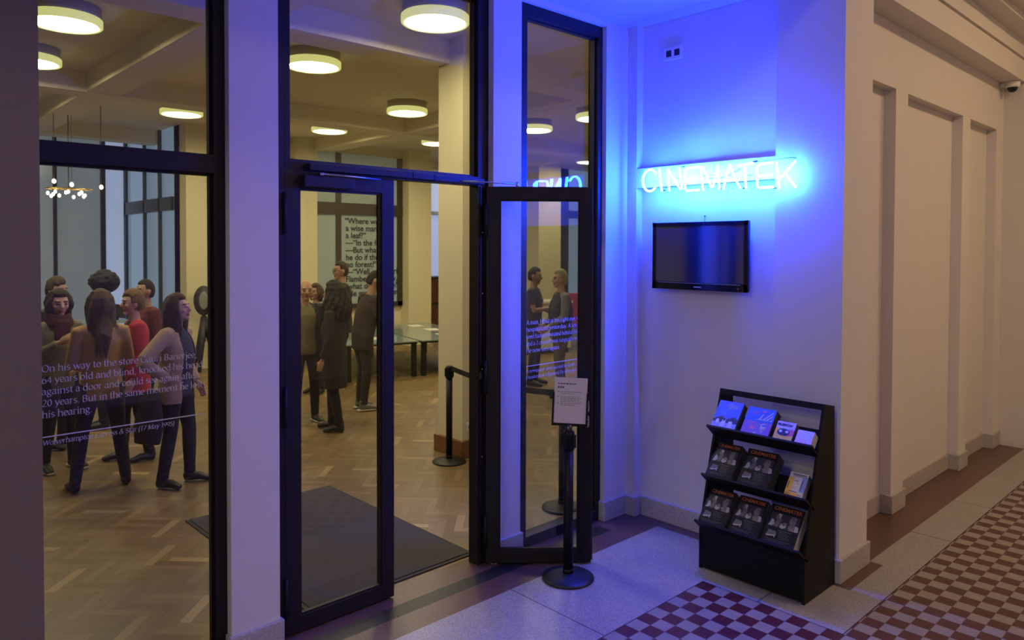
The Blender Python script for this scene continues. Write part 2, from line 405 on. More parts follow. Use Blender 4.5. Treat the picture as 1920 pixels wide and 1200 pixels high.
# ---- broad-nib serif lettering for the window quotes
NIBA = math.radians(24)
def _arc(cx, cy, rx, ry, a0, a1, n=14):
    return [(cx + rx * math.cos(math.radians(a0 + (a1 - a0) * i / n)), cy + ry * math.sin(math.radians(a0 + (a1 - a0) * i / n))) for i in range(n + 1)]
def _ln(*c): return [(c[i], c[i + 1]) for i in range(0, len(c), 2)]
def _s(x, y, w=0.75): return [(x - w, y), (x + w, y)]
def _dot(x, y): return [(x - .05, y - .38), (x + .05, y + .38)]
A_, L_ = _arc, _ln
GL = {
 'a': (5.0, [A_(2, 3.7, 1.55, 1.3, 165, 0), L_(3.55, 3.7, 3.55, .8, 4.5, .1), A_(1.95, 1.45, 1.5, 1.4, 75, 345)]),
 'b': (5.7, [L_(1, 7.5, 1, .3), A_(2.8, 2.5, 2, 2.4, 150, -150), _s(.5, 7.4, .5)]),
 'c': (4.7, [A_(2.6, 2.5, 2, 2.45, 45, 315)]),
 'd': (5.9, [L_(4.5, 7.5, 4.5, .2, 5.3, .1), A_(2.6, 2.5, 2, 2.4, 30, 330), _s(4.0, 7.4, .5)]),
 'e': (4.9, [A_(2.5, 2.5, 1.95, 2.45, 5, 315), L_(.7, 2.7, 4.3, 2.7)]),
 'f': (3.4, [A_(2.6, 6.3, 1.2, 1.2, 30, 180), L_(1.4, 6.3, 1.4, 0), L_(.3, 4.9, 2.7, 4.9), _s(1.4, 0)]),
 'g': (5.3, [A_(2.3, 3.2, 1.65, 1.75, 0, 360), L_(3.4, 4.5, 4.8, 4.8), A_(2.4, -1, 1.95, 1.3, 0, 360), L_(1.2, 1.8, 1, .8, 2.4, .35)]),
 'h': (6.0, [L_(1, 7.5, 1, 0), A_(2.9, 3.2, 1.85, 1.75, 160, 0), L_(4.75, 3.2, 4.75, 0), _s(1, 0), _s(4.75, 0), _s(.6, 7.4, .5)]),
 'i': (3.0, [L_(1.4, 5, 1.4, 0), _s(1.4, 0), _s(1, 4.8, .5), _dot(1.4, 6.9)]),
 'j': (2.8, [L_(1.5, 5, 1.5, -1), A_(.4, -1, 1.1, 1.3, 0, -100), _dot(1.5, 6.9), _s(1.1, 4.8, .5)]),
 'k': (5.6, [L_(1, 7.5, 1, 0), L_(4.4, 4.9, 1, 2.3), L_(2.2, 3, 4.9, .1), _s(1, 0), _s(4.9, 0, .6), _s(.6, 7.4, .5), _s(4.4, 4.8, .6)]),
 'l': (2.9, [L_(1.4, 7.5, 1.4, 0), _s(1.4, 0), _s(1, 7.4, .5)]),
 'm': (8.9, [L_(1, 5, 1, 0), A_(2.75, 3.3, 1.75, 1.6, 160, 0), L_(4.5, 3.3, 4.5, 0), A_(6.2, 3.3, 1.7, 1.6, 160, 0), L_(7.9, 3.3, 7.9, 0), _s(1, 0), _s(4.5, 0), _s(7.9, 0), _s(.6, 4.8, .5)]),
 'n': (6.0, [L_(1, 5, 1, 0), A_(2.9, 3.2, 1.85, 1.7, 160, 0), L_(4.75, 3.2, 4.75, 0), _s(1, 0), _s(4.75, 0), _s(.6, 4.8, .5)]),
 'o': (5.5, [A_(2.7, 2.5, 2.1, 2.45, 0, 360)]),
 'p': (5.8, [L_(1, 5, 1, -2.4), A_(2.9, 2.5, 2, 2.4, 150, -150), _s(1, -2.4), _s(.6, 4.8, .5)]),
 'q': (5.8, [L_(4.6, 4.9, 4.6, -2.4), A_(2.6, 2.5, 2, 2.4, 30, 330), _s(4.6, -2.4)]),
 'r': (4.1, [L_(1, 5, 1, 0), A_(2.5, 3.3, 1.5, 1.6, 165, 55), _s(1, 0), _s(.6, 4.8, .5)]),
 's': (4.3, [A_(2.1, 3.7, 1.3, 1.2, 40, 270), A_(2.1, 1.25, 1.4, 1.2, 90, -145)]),
 't': (3.5, [L_(1.4, 6.4, 1.4, 1.2), A_(2.5, 1.2, 1.1, 1.1, 180, 300), L_(.2, 4.9, 2.9, 4.9)]),
 'u': (5.9, [L_(1, 5, 1, 1.7), A_(2.7, 1.7, 1.7, 1.65, 180, 340), L_(4.6, 5, 4.6, .2, 5.4, .05), _s(.7, 4.8, .5), _s(4.2, 4.8, .5)]),
 'v': (5.3, [L_(.6, 5, 2.65, .1, 4.7, 5), _s(.6, 4.9, .6), _s(4.7, 4.9, .6)]),
 'w': (8.1, [L_(.6, 5, 2.4, .1, 4.05, 5, 5.8, .1, 7.5, 5), _s(.6, 4.9, .6), _s(7.5, 4.9, .6)]),
 'x': (5.0, [L_(.6, 5, 4.3, 0), L_(4.3, 5, .6, 0)]),
 'y': (5.3, [L_(.6, 5, 2.65, .1), L_(4.7, 5, 2.65, .1, 1.5, -2.2, .5, -2.2), _s(.6, 4.9, .6), _s(4.7, 4.9, .6)]),
 'z': (4.7, [L_(.6, 4.9, 4.1, 4.9, .6, 0, 4.2, 0)]),
 'O': (7.8, [A_(3.8, 3.5, 3.2, 3.5, 0, 360)]), 'G': (7.6, [A_(3.8, 3.5, 3.2, 3.5, 45, 335), L_(6.5, 3, 6.5, .8), _s(6.4, 3, .7)]),
 'B': (6.2, [L_(1, 7, 1, 0), L_(1, 7, 2.8, 7), A_(2.8, 5.3, 1.7, 1.7, 90, -90), L_(1, 3.6, 2.9, 3.6), A_(2.9, 1.8, 2.1, 1.8, 90, -90), L_(1, 0, 2.9, 0)]),
 'W': (10, [L_(.6, 7, 2.9, .1, 5, 7, 7.2, .1, 9.4, 7), _s(.6, 6.9), _s(9.4, 6.9)]), 'E': (5.8, [L_(1, 7, 1, 0), L_(1, 7, 5, 7), L_(1, 3.6, 4.2, 3.6), L_(1, 0, 5.2, 0)]),
 'S': (5.4, [A_(2.7, 5.2, 1.8, 1.75, 40, 270), A_(2.7, 1.75, 2, 1.75, 90, -150)]), 'M': (9, [L_(1.2, 0, 1.5, 7, 4.4, .2, 7.3, 7, 7.8, 0), _s(1.2, 0), _s(7.8, 0)]),
 'A': (7.2, [L_(.7, 0, 3.6, 7, 6.4, 0), L_(1.9, 2.4, 5.2, 2.4), _s(.7, 0), _s(6.4, 0)]), 'H': (7.6, [L_(1.2, 7, 1.2, 0), L_(6.3, 7, 6.3, 0), L_(1.2, 3.6, 6.3, 3.6), _s(1.2, 0), _s(6.3, 0), _s(1.2, 7), _s(6.3, 7)]),
 'U': (7.4, [L_(1.2, 7, 1.2, 2.2), A_(3.7, 2.2, 2.5, 2.2, 180, 360), L_(6.2, 2.2, 6.2, 7), _s(1.2, 7), _s(6.2, 7)]), 'D': (7.4, [L_(1.2, 7, 1.2, 0), L_(1.2, 7, 3, 7), A_(3, 3.5, 3.5, 3.5, 90, -90), L_(1.2, 0, 3, 0)]),
 'R': (6.6, [L_(1.2, 7, 1.2, 0), L_(1.2, 7, 2.8, 7), A_(2.8, 5.2, 1.9, 1.8, 90, -90), L_(1.2, 3.4, 2.9, 3.4, 6, 0), _s(1.2, 0)]), 'P': (6, [L_(1.2, 7, 1.2, 0), L_(1.2, 7, 2.8, 7), A_(2.8, 5.1, 2, 1.9, 90, -90), L_(1.2, 3.2, 2.8, 3.2), _s(1.2, 0)]),
 '0': (5.2, [A_(2.6, 3.3, 1.9, 3.3, 0, 360)]), '1': (4.4, [L_(1, 5.4, 2.4, 6.7, 2.4, 0), _s(2.4, 0)]), '2': (5.2, [A_(2.5, 4.9, 1.7, 1.7, 150, -20), L_(4.0, 4.2, .7, .1, 4.6, .1)]),
 '4': (5.2, [L_(3.5, 0, 3.5, 6.6, .5, 2.2, 4.8, 2.2)]), '5': (5.2, [L_(4.2, 6.5, 1.5, 6.5, 1.2, 3.7), A_(2.3, 2.1, 2, 2.1, 120, -140)]), '6': (5.2, [A_(2.6, 2.1, 1.9, 2.1, 0, 360), A_(4.2, 2.4, 3.5, 4.2, 180, 110)]),
 '7': (5.2, [L_(.6, 6.5, 4.6, 6.5, 1.8, 0)]), '9': (5.2, [A_(2.6, 4.5, 1.9, 2.1, 0, 360), A_(1, 4.2, 3.5, 4.2, 0, -70)]),
 '.': (2.5, [_dot(1.2, .3)]), ',': (2.5, [L_(1.3, .5, .7, -1.2)]), ':': (2.5, [_dot(1.2, .3), _dot(1.2, 4.2)]), '(': (3.2, [A_(3.4, 2.6, 2.4, 5, 120, 240)]), ')': (3.2, [A_(-.4, 2.6, 2.4, 5, 60, -60)]),
 '&': (7.4, [L_(6.6, 0, 2, 5.2), A_(2.9, 5.8, 1.2, 1.2, 200, -30), L_(3.9, 5.0, 1.4, 3.2), A_(2.6, 1.8, 2, 1.8, 130, 330), L_(4.6, 1, 6, 3.6)]),
}
def serif_lines(lines, unit, pitch, x0, z0, y, italic=0.0, fit=None):
    """lines of broad-nib glyphs on the plane y, facing -y"""
    m = MB(); nx, ny = math.cos(NIBA) * .46, math.sin(NIBA) * .46
    for li, ln in enumerate(lines):
        adv = sum(GL[c][0] if c in GL else 2.6 for c in ln)
        k = unit
        if fit and fit[li]: k = fit[li] / adv
        cx = 0.0; zz = z0 - li * pitch
        for c in ln:
            if c not in GL: cx += 2.6; continue
            a, sts = GL[c]
            for st in sts:
                for (ax, ay), (bx, by) in zip(st[:-1], st[1:]):
                    dx, dy = bx - ax, by - ay; ll = math.hypot(dx, dy) or 1
                    cr = abs(nx * dy - ny * dx) / ll
                    ox, oy = nx, ny
                    if cr < .17:  # keep hairlines
                        ox, oy = -dy / ll * .2, dx / ll * .2
                    pts = [(ax - ox, ay - oy), (bx - ox, by - oy), (bx + ox, by + oy), (ax + ox, ay + oy)]
                    m.add([(x0 + (cx + px + italic * py) * k, y, zz + py * unit) for px, py in pts], [(0, 1, 2, 3)])
            cx += a
    return m

LETTER = mat('white_vinyl', (0.80, 0.78, 0.86), 0.6)
# ---- window 1: tall lettered window
W1 = sthing('window_1', 'tall dark-framed window with white lettering beside the left pier', 'window', (0.55, 3.67, 0))
def rel(m, o): return m.xf(Matrix.Translation(-Vector(o)))
o1 = (0.55, 3.67, 0)
f = MB(); f.box(1.432, 1.488, 3.67, 3.76, 0, 3.785); f.box(0.55, 0.64, 3.67, 3.76, 0, 3.785); f.box(0.64, 1.432, 3.67, 3.76, 0, .09); f.box(0.64, 1.432, 3.67, 3.76, 2.464, 2.556); f.box(0.64, 1.432, 3.67, 3.76, 3.71, 3.785)
obj('window_frame', rel(f, o1), FRAME, W1, bevel=0.002)
f = MB(); f.box(1.420, 1.432, 3.70, 3.73, .09, 2.464); f.box(1.420, 1.432, 3.70, 3.73, 2.556, 3.71); f.box(.64, 1.42, 3.70, 3.73, .09, .102); f.box(.64, 1.42, 3.70, 3.73, 2.452, 2.464)
obj('glazing_bead', rel(f, o1), FRAME, W1)
obj('glass_pane', rel(B(0.64, 1.425, 3.726, 3.734, .09, 2.464), o1), GLASS, W1)
obj('glass_pane', rel(B(0.64, 1.425, 3.726, 3.734, 2.556, 3.71), o1), GLASS, W1)
U = 0.0042
q = serif_lines(['On his way to the store Gauri Banerjee,', '64 years old and blind, knocked his head', 'against a door and could see again after', '20 years. But in the same moment he lost', 'his hearing.'], U, 0.0502, 0.703, 1.553, 3.7255, fit=[.662, .690, .665, .690, .197])
part_label(obj('lettering', rel(q, o1), LETTER, W1), 'white serif quotation in five lines')
q = serif_lines(['Wolverhampton Express & Star (17 May 1995)'], U * .74, .05, 0.703, 1.232, 3.7255, italic=.2, fit=[.552])
part_label(obj('lettering', rel(q, o1), LETTER, W1), 'white italic source line')
obj('rule_line', rel(B(.705, 1.402, 3.7245, 3.7255, 1.266, 1.2705), o1), LETTER, W1)

# ---- door surround with transom light
D0 = sthing('window_2', 'large transom window above the double door with its dark frame', 'window', (1.745, 3.67, 0))
o2 = (1.745, 3.67, 0)
f = MB()
f.box(1.745, 1.800, 3.67, 3.76, 0, 3.785); f.box(3.150, 3.238, 3.67, 3.76, 0, 3.785)
f.box(1.800, 1.835, 3.67, 3.76, 2.507, 3.785); f.box(1.835, 3.150, 3.67, 3.76, 2.507, 2.563); f.box(1.835, 3.15, 3.67, 3.76, 3.71, 3.785)
obj('door_frame', rel(f, o2), FRAME, D0, bevel=0.002)
f = MB(); f.box(1.835, 3.15, 3.70, 3.73, 2.563, 2.575); f.box(3.138, 3.15, 3.70, 3.73, 2.575, 3.71); f.box(3.205, 3.222, 3.662, 3.67, .05, 2.50); f.box(3.163, 3.176, 3.664, 3.67, .05, 2.50)
obj('glazing_bead', rel(f, o2), FRAME, D0)
obj('glass_pane', rel(B(1.835, 3.15, 3.726, 3.734, 2.575, 3.71), o2), GLASS, D0)
f = MB(); f.box(1.93, 2.60, 3.632, 3.67, 2.515, 2.553); f.box(2.604, 2.76, 3.632, 3.67, 2.515, 2.553); f.box(2.764, 3.17, 3.632, 3.67, 2.512, 2.548)
obj('closer_rail', rel(f, o2), FRAME, D0, bevel=0.003)
for z in (.72, 1.30, 1.80, 2.2):
    obj('bolt', rel(MB().ell((3.185, 3.665, z), .006, .004, .006, 8, 6), o2), STEEL, D0)
obj('strike_plate', rel(B(3.16, 3.19, 3.662, 3.67, 1.235, 1.285), o2), STEEL, D0)

# ---- door leaves
def leaf(name, label, loc, rz, wd, closer, hinge_side, handle):
    d = sthing(name, label, 'door', loc, rz)
    f = MB(); f.box(0, .088, 0, .056, .012, 2.50); f.box(wd - .084, wd, 0, .056, .012, 2.50); f.box(.088, wd - .084, 0, .056, .012, .098); f.box(.088, wd - .084, 0, .056, 2.417, 2.50)
    obj('leaf_frame', f, FRAME, d, bevel=0.003)
    b = MB(); b.box(.088, .098, .008, .03, .098, 2.417); b.box(wd - .094, wd - .084, .008, .03, .098, 2.417); b.box(.098, wd - .094, .008, .03, .098, .108); b.box(.098, wd - .094, .008, .03, 2.407, 2.417)
    obj('glazing_bead', b, FRAME, d)
    obj('glass_pane', B(.092, wd - .088, .026, .034, .102, 2.412), GLASS, d)
    for z in (.22, 1.25, 2.28):
        h = MB(); h.tube([(hinge_side, -.012, z - .11), (hinge_side, -.012, z + .11)], .0085, 10); h.box(hinge_side - .012, hinge_side + .012, -.008, 0.002, z - .1, z + .1)
        obj('hinge', h, FRAME, d)
    if closer:
        obj('door_closer', B(.095, .40, -.045, 0, 2.425, 2.487), FRAME, d, bevel=0.004)
        a = MB().tube([(.19, -.055, 2.497), (.58, -.03, 2.494)], .006, 8); a.lathe([(0, 2.487), (.013, 2.487), (.013, 2.503), (0, 2.503)], .19, -.055, 12)
        obj('closer_arm', a, STEEL, d)
    if handle:
        for z, hgt in ((1.055, .042), (.955, .035)):
            p = MB()
            n = 20; pr = []
            for k in range(n):
                a = 2 * PI * k / n; pr.append((wd - .032 + .016 * math.cos(a), z + (.024 if math.sin(a) > 0 else -.024) + .016 * math.sin(a)))
            p.prism(pr, -.008, 0)
            e = obj('escutcheon', p, STEEL, d)
            if z > 1:
                h = MB().tube([(wd - .032, -.006, z + .01), (wd - .032, -.045, z + .01), (wd - .045, -.052, z + .01), (wd - .11, -.052, z + .008)], .0085, 10)
                obj('lever', h, STEEL, e)
            else:
                obj('key_cylinder', MB().lathe([(0, 0), (.007, 0), (.007, .006), (0, .006)], 0, 0, 14).xf(Matrix.Translation((wd - .032, -.008, z)) @ Matrix.Rotation(PI / 2, 4, 'X')), BLACK, e)
        obj('lock_faceplate', B(wd - .0005, wd + .002, .016, .040, .78, 1.45), STEEL, d)
        obj('seal', B(wd, wd + .012, .018, .05, .02, 2.49), BLACK, d)
    return d
leaf('door_1', 'closed glass door leaf in dark frame left of the open doorway', (1.801, 3.672, 0), 0, .694, True, .0, False)
leaf('door_2', 'open glass door leaf swung out in front of the sidelight window', (3.196, 3.642, 0), math.radians(-41.4), .70, False, .0, True)
arm = MB().tube([(2.98, 3.625, 2.523), (3.34, 3.50, 2.521)], .006, 8); arm.tube([(3.34, 3.50, 2.495), (3.34, 3.50, 2.53)], .009, 8)
tag(obj('closer_arm', arm, STEEL), 'thin steel closer arm reaching from the header to the open leaf', 'closer arm', kind='structure')

# ---- sidelight window
W3 = sthing('window_3', 'narrow floor-high sidelight window with blue lettering behind the open leaf', 'window', (3.49, 3.66, 0))
o3 = (3.49, 3.66, 0)
f = MB(); f.box(3.492, 3.585, 3.66, 3.76, 0, 3.785); f.box(4.345, 4.39, 3.66, 3.76, 0, 3.785); f.box(3.585, 4.345, 3.66, 3.76, 0, .075); f.box(3.585, 4.345, 3.66, 3.76, 3.70, 3.785)
obj('window_frame', rel(f, o3), FRAME, W3, bevel=0.002)
f = MB(); f.box(3.585, 3.595, 3.695, 3.73, .075, 3.70); f.box(4.335, 4.345, 3.695, 3.73, .075, 3.70); f.box(3.595, 4.335, 3.695, 3.73, 3.69, 3.70)
obj('glazing_bead', rel(f, o3), FRAME, W3)
obj('glass_pane', rel(B(3.59, 4.34, 3.726, 3.734, .075, 3.70), o3), GLASS, W3)
q = serif_lines(['A man, blind at his right eye, was', 'hospitalized yesterday. A lotus', 'seed had germinated behind his eye', 'and a 2 cm colli was surgically removed.', 'He now sees again.'], U, 0.0502, 3.648, 1.556, 3.7255, fit=[.605, .57, .62, .665, .352])
part_label(obj('lettering', rel(q, o3), LETTER, W3), 'serif quotation in five lines')
q = serif_lines(['A newspaper story, quoted in Rooks & P. U', '(Amsterdam: Uitgeverij De Arbeiderspers'], U * .78, .044, 3.648, 1.213, 3.7255, italic=.2, fit=[.62, .60])
part_label(obj('lettering', rel(q, o3), LETTER, W3), 'italic source lines')
obj('rule_line', rel(B(3.65, 4.30, 3.7245, 3.7255, 1.258, 1.2625), o3), LETTER, W3)

# ================================================================== HALL SHELL
hb = MB()
hb.box(4.56, 6.62, 13.20, 13.5, 0, 4.4)
hb.box(6.62, 7.07, 13.02, 13.5, 0, 4.4)
hb.box(7.07, 9.175, 13.26, 13.5, 0, .86); hb.box(7.07, 9.175, 13.26, 13.5, 4.0, 4.4)
hb.box(9.175, 9.775, 12.96, 13.5, 0, 4.4)
struct('wall_hall_back', hb, HWALL, label='yellow hall back wall and piers around the lettered window', cat='wall')
struct('wall_hall_side', MB().box(4.56, 5.0, 12.9, 13.46, 0, 4.4).box(4.5, 4.65, 16.15, 16.6, 0, 4.4), HWALL, label='yellow pier in the hall right of the blue windows', cat='wall')
struct('wall_hall_far', MB().box(-6, 17.5, 16.5, 16.7, 0, 4.4).box(-6, 4.56, 16.24, 16.5, 0, .5), HWALL, label='far end wall of the hall', cat='wall')
struct('wall_hall_left', B(-6.2, -6, 3.2, 16.7, 0, 4.4), HWALL, label='left end wall of the hall', cat='wall')
struct('wall_hall_right', B(17.5, 17.7, 3.6, 16.7, 0, 4.4), HWALL, label='right end wall of the hall', cat='wall')
hc = B(-6, 17.5, 3.7, 16.7, 4.2, 4.4)
struct('ceiling', hc, HCEIL, label='coffered ceiling of the hall', cat='ceiling')
ib = MB()
for x in (-2.05, 2.58, 7.2, 11.8): ib.box(x - .19, x + .19, 3.8, 16.5, 3.97, 4.2)
for y in (6.08, 10.2, 14.3): ib.box(-6, 17.5, y - .19, y + .19, 3.96, 4.2)
struct('trim_5', ib, HCEIL, label='grid of plaster beams crossing the hall ceiling', cat='ceiling beams')
def pillar(x0, x1, y0, y1, label, base=True):
    struct('wall_pillar', B(x0, x1, y0, y1, 0, 4.2), HWALL, label=label, cat='pillar')
    if base:
        WOODB = mat('oak_base', (0.22, 0.10, 0.035), 0.45, noise=.3, scale=12)
        struct('baseboard_pillar', B(x0 - .035, x1 + .035, y0 - .035, y1 + .035, 0, .17), WOODB, bevel=.006, label='oak skirting around the foot of the near hall pillar', cat='baseboard')
pillar(4.672, 5.06, 5.68, 6.07, 'square hall pillar right behind the open doorway, with a socket')
pillar(12.2, 12.95, 12.06, 12.53, 'broad hall pillar seen through the sidelight behind the two men', False)

# hall windows
FRB = mat('window_bronze', (0.045, 0.035, 0.022), 0.5)
FROST = mat('frosted_pane', (0.36, 0.42, 0.38), 0.35, noise=.08, scale=3, emit=(0.30, 0.42, 0.38), estr=0.10)
DUSK = mat('dusk_pane', (0.16, 0.20, 0.25), 0.12, noise=.25, scale=2.5, emit=(0.30, 0.43, 0.62), estr=0.36)
PALE = mat('pale_pane', (0.3, 0.34, 0.45), 0.25, noise=.1, scale=3, emit=(0.42, 0.50, 0.78), estr=0.62)
CONC = mat('grey_pane', (0.20, 0.22, 0.23), 0.15, noise=.35, scale=1.6, emit=(0.33, 0.40, 0.46), estr=0.30)
INK = mat('dark_lettering', (0.03, 0.03, 0.028), 0.6)
W4 = sthing('window_4', 'bronze-framed frosted window with dark quotation in the hall back wall', 'window', (7.07, 13.2, 0))
f = MB()
f.box(7.07, 7.12, 13.18, 13.26, .86, 4.0); f.box(9.05, 9.175, 13.18, 13.26, .86, 4.0); f.box(7.58, 7.69, 13.18, 13.26, .86, 4.0)
f.box(7.07, 9.175, 13.18, 13.26, .86, .95); f.box(7.07, 9.175, 13.17, 13.26, 2.76, 3.0)
obj('window_frame', rel(f, (7.07, 13.2, 0)), FRB, W4)
obj('glass_pane', rel(B(7.12, 9.05, 13.215, 13.24, .95, 4.0), (7.07, 13.2, 0)), FROST, W4)
tx = ['“Where would', 'a wise man hide', 'a leaf?”', '—“In the forest.', '—But what does', 'he do if there is', 'no forest?”', '—“Well, well,” cried', 'Flambeau irritably,', '“what does he do?”', '“He grows a forest']
for i, t in enumerate(tx):
    me = text_mesh('lettering', t, .168, INK, bold=.003)
    o = link('lettering', me, W4, (7.80 - 7.07 if not t.startswith('“') else 7.78 - 7.07, .004, 2.585 - i * .148)); o.rotation_euler = (PI / 2, 0, 0)
# far blue windows, left
W5 = sthing('window_5', 'tall grey-blue far window left of the hall, behind the bulb chandelier', 'window', (0, 16.2, 0))
f = MB(); f.box(4.08, 4.16, 16.12, 16.24, 0, 4.2); f.box(4.5, 4.56, 16.12, 16.24, 0, 4.2); f.box(3.27, 3.33, 16.14, 16.24, 0, 4.2); f.box(1.9, 1.98, 16.14, 16.24, 0, 4.2)
obj('window_frame', f.xf(Matrix.Translation((0, -16.2, 0))), BLACK, W5)
obj('glass_pane', B(-2, 4.08, .0, .03, .5, 4.2), CONC, W5)
part_label(obj('glass_pane', B(4.16, 4.5, -.02, .01, .5, 4.2), PALE, W5), 'pale blue lit pane')
W6 = sthing('window_6', 'tall blue side window with dark mullions beside the yellow pier', 'window', (4.56, 13.46, 0))
f = MB()
for y in (14.1, 14.95, 16.1): f.box(4.50, 4.58, y - .035, y + .035, 0, 4.2)
f.box(4.50, 4.58, 13.46, 16.15, 2.74, 2.98)
obj('window_frame', rel(f, (4.56, 13.46, 0)), mat('dark_green_frame', (.02, .035, .03), .4), W6)
obj('glass_pane', rel(B(4.55, 4.57, 13.46, 16.15, 0, 4.2), (4.56, 13.46, 0)), DUSK, W6)
W7 = sthing('window_7', 'pale blue lit window in the gap left of the near hall pillar', 'window', (9.775, 15.5, 0))
obj('glass_pane', B(.0, 2.6, .0, .03, 0, 4.2), PALE, W7)
f = MB(); f.box(0, 2.6, -.04, 0, 2.95, 3.05); f.box(.9, .96, -.04, 0, 0, 4.2)
obj('window_frame', f, mat('pale_frame', (.35, .4, .5), .5), W7)
W8 = sthing('window_8', 'blue-grey window with dark post at the right of the sidelight view', 'window', (12.95, 13.4, 0))
obj('glass_pane', B(.3, 4.4, .0, .03, .0, 4.2), DUSK, W8)
f = MB(); f.box(1.12, 1.66, -.08, 0, 0, 4.2); f.box(0, 4.4, -.06, 0, 2.9, 3.1)
obj('window_frame', f, mat('blue_black_frame', (.03, .05, .09), .4), W8)
# ================================================================== NEON SIGN
NEONM = mat('neon_tube', (0.2, 0.3, 0.9), 0.3, emit=(0.0058, 0.037, 1.0), estr=NEON)
CLEARB = mat('blacked_tube', (0.02, 0.03, 0.10), 0.3)
ns = thing('neon_sign', 'bluish white neon lettering mounted on the beam above the television', 'neon sign', (4.60, 2.82, 2.6))
XN = 4.578; KN = XN / 4.585; KL = XN / 4.56
def arcp(cx, cy, rx, ry, a0, a1, n=18): return _arc(cx, cy, rx, ry, a0, a1, n)
LT = {
 'C': [arcp(.52, .5, .50, .5, 38, 318)], 'I': [[(.1, 1), (.4, .5), (.75, 0)]],
 'N': [[(.15, 1), (.12, .8), (.2, .03)], [(.12, .97), (.85, .06), (.98, .05), (.93, .3), (.80, 1)]],
 'E': [[(.95, 1), (.2, .97), (.06, .88), (.03, .62), (.16, .5), (.9, .5)], [(.16, .5), (.05, .42), (.06, .12), (.18, .02), (1, .02)]],
 'M': [[(.16, 0), (.06, .55), (.02, 1)], [(.06, .99), (.16, .96), (.58, .10), (.66, .10), (.93, .96)], [(.92, 1), (.95, .5), (1.0, 0)]],
 'A': [[(.02, 0), (.22, .6), (.40, 1)], [(.40, 1), (.62, .55), (.98, 0)], [(.30, .32), (.74, .34)]],
 'T': [[(0, .94), (1, 1)], [(.47, .94), (.50, .4), (.57, 0)]],
 'K': [[(.02, 1), (.10, .5), (.16, 0)], [(.95, 1), (.45, .55), (.18, .40)], [(.48, .62), (.52, .5), (1.0, 0)]],
}
for ch, ya, yb, zt, zb in (('C', 3.404, 3.272, 2.691, 2.529), ('I', 3.255, 3.220, 2.688, 2.526), ('N', 3.192, 3.049, 2.683, 2.522), ('E', 3.035, 2.914, 2.679, 2.512), ('M', 2.901, 2.750, 2.675, 2.515), ('A', 2.721, 2.590, 2.673, 2.513), ('T', 2.608, 2.500, 2.672, 2.507), ('E', 2.473, 2.354, 2.664, 2.501), ('K', 2.334, 2.201, 2.659, 2.496)):
    m = MB()
    for st in LT[ch]:
        pts = [(XN - 4.60, (ya + (yb - ya) * u) * KL - 2.82, 2.1 + (zb + (zt - zb) * v - 2.1) * KL - 2.6) for u, v in st]
        P = [Vector(p) for p in pts]
        m.tube(pts, .0068, 8)
        for e in (P[0], P[-1]): m.ell(e, .0072, .0072, .0072, 8, 6)
    o = obj('letter', m, NEONM, ns)
    o['label'] = 'glowing letter ' + ch
def NP(x, y, z): return (x - 4.60, y * KN - 2.82, 2.1 + (z - 2.1) * KN - 2.6)
for ya, z in ((3.228, 2.530), (2.746, 2.515), (2.575, 2.510), (2.352, 2.498)):
    obj('blackout_sleeve', MB().tube([NP(XN, ya + .012, z), NP(XN, ya - .012, z)], .004, 6), CLEARB, ns)
obj('blackout_sleeve', MB().tube([NP(XN, 3.08, 2.692), NP(XN, 3.05, 2.694)], .004, 6), CLEARB, ns)
obj('blackout_sleeve', MB().tube([NP(XN, 2.515, 2.682), NP(XN + .02, 2.49, 2.688)], .006, 6), CLEARB, ns)
for ya, yz in ((3.35, 2.61), (3.14, 2.62), (3.0, 2.60), (2.84, 2.62), (2.68, 2.60), (2.565, 2.6), (2.43, 2.59), (2.30, 2.58)):
    q = NP(XN, ya, yz)
    obj('standoff', MB().tube([q, (.051, q[1], q[2])], .003, 6), mat('clear_post', (.5, .55, .6), .2), ns)
m = MB().tube([(.02, 2.50 - 2.82, 2.688 - 2.6), (.01, 2.40 - 2.82, 2.684 - 2.6), (.02, 2.35 - 2.82, 2.69 - 2.6), (.04, 2.28 - 2.82, 2.697 - 2.6), (.049, 2.24 - 2.82, 2.69 - 2.6)], .0022, 6)
m.tube([(.03, 2.97 - 2.82, 2.65 - 2.6), (.045, 2.88 - 2.82, 2.60 - 2.6), (.045, 2.76 - 2.82, 2.60 - 2.6), (.045, 2.64 - 2.82, 2.65 - 2.6)], .002, 6)
obj('cable', m, mat('grey_cable', (.10, .10, .16), .5), ns)

# ================================================================== TELEVISION
GLOSSB = mat('gloss_black', (0.006, 0.006, 0.008), 0.12)
SCREEN = mat('screen_glass', (0.002, 0.006, 0.04), 0.12, spec=1.0)  # blue in the base colour stands in for the blue reflection
SCREEN.node_tree.nodes['Principled BSDF'].inputs['IOR'].default_value = 2.0
tv = thing('television', 'black flat television hung on the wall below the neon lettering', 'television', (4.64, 2.967, 2.046))
hw_, hh_ = .395, .247
c = MB(); c.box(0, .030, -hw_, hw_, -hh_, hh_); c.box(.03, .055, -hw_ + .06, hw_ - .06, -hh_ + .05, hh_ - .05)
obj('casing', c, GLOSSB, tv, bevel=.006)
fr = MB(); t = .030
fr.box(-.006, 0, -hw_, hw_, hh_ - t, hh_); fr.box(-.006, 0, -hw_, -hw_ + t, -hh_, hh_); fr.box(-.006, 0, hw_ - t, hw_, -hh_, hh_); fr.box(-.006, 0, -hw_, hw_, -hh_, -hh_ + .055)
obj('bezel', fr, GLOSSB, tv, bevel=.002)
obj('screen', B(-.003, .001, -hw_ + t, hw_ - t, -hh_ + .055, hh_ - t), SCREEN, tv)
obj('trim_strip', B(-.0075, -.006, -hw_ + .05, hw_ - .05, -hh_ + .046, -hh_ + .050), mat('silver_strip', (.35, .36, .40), .3, .6), tv)
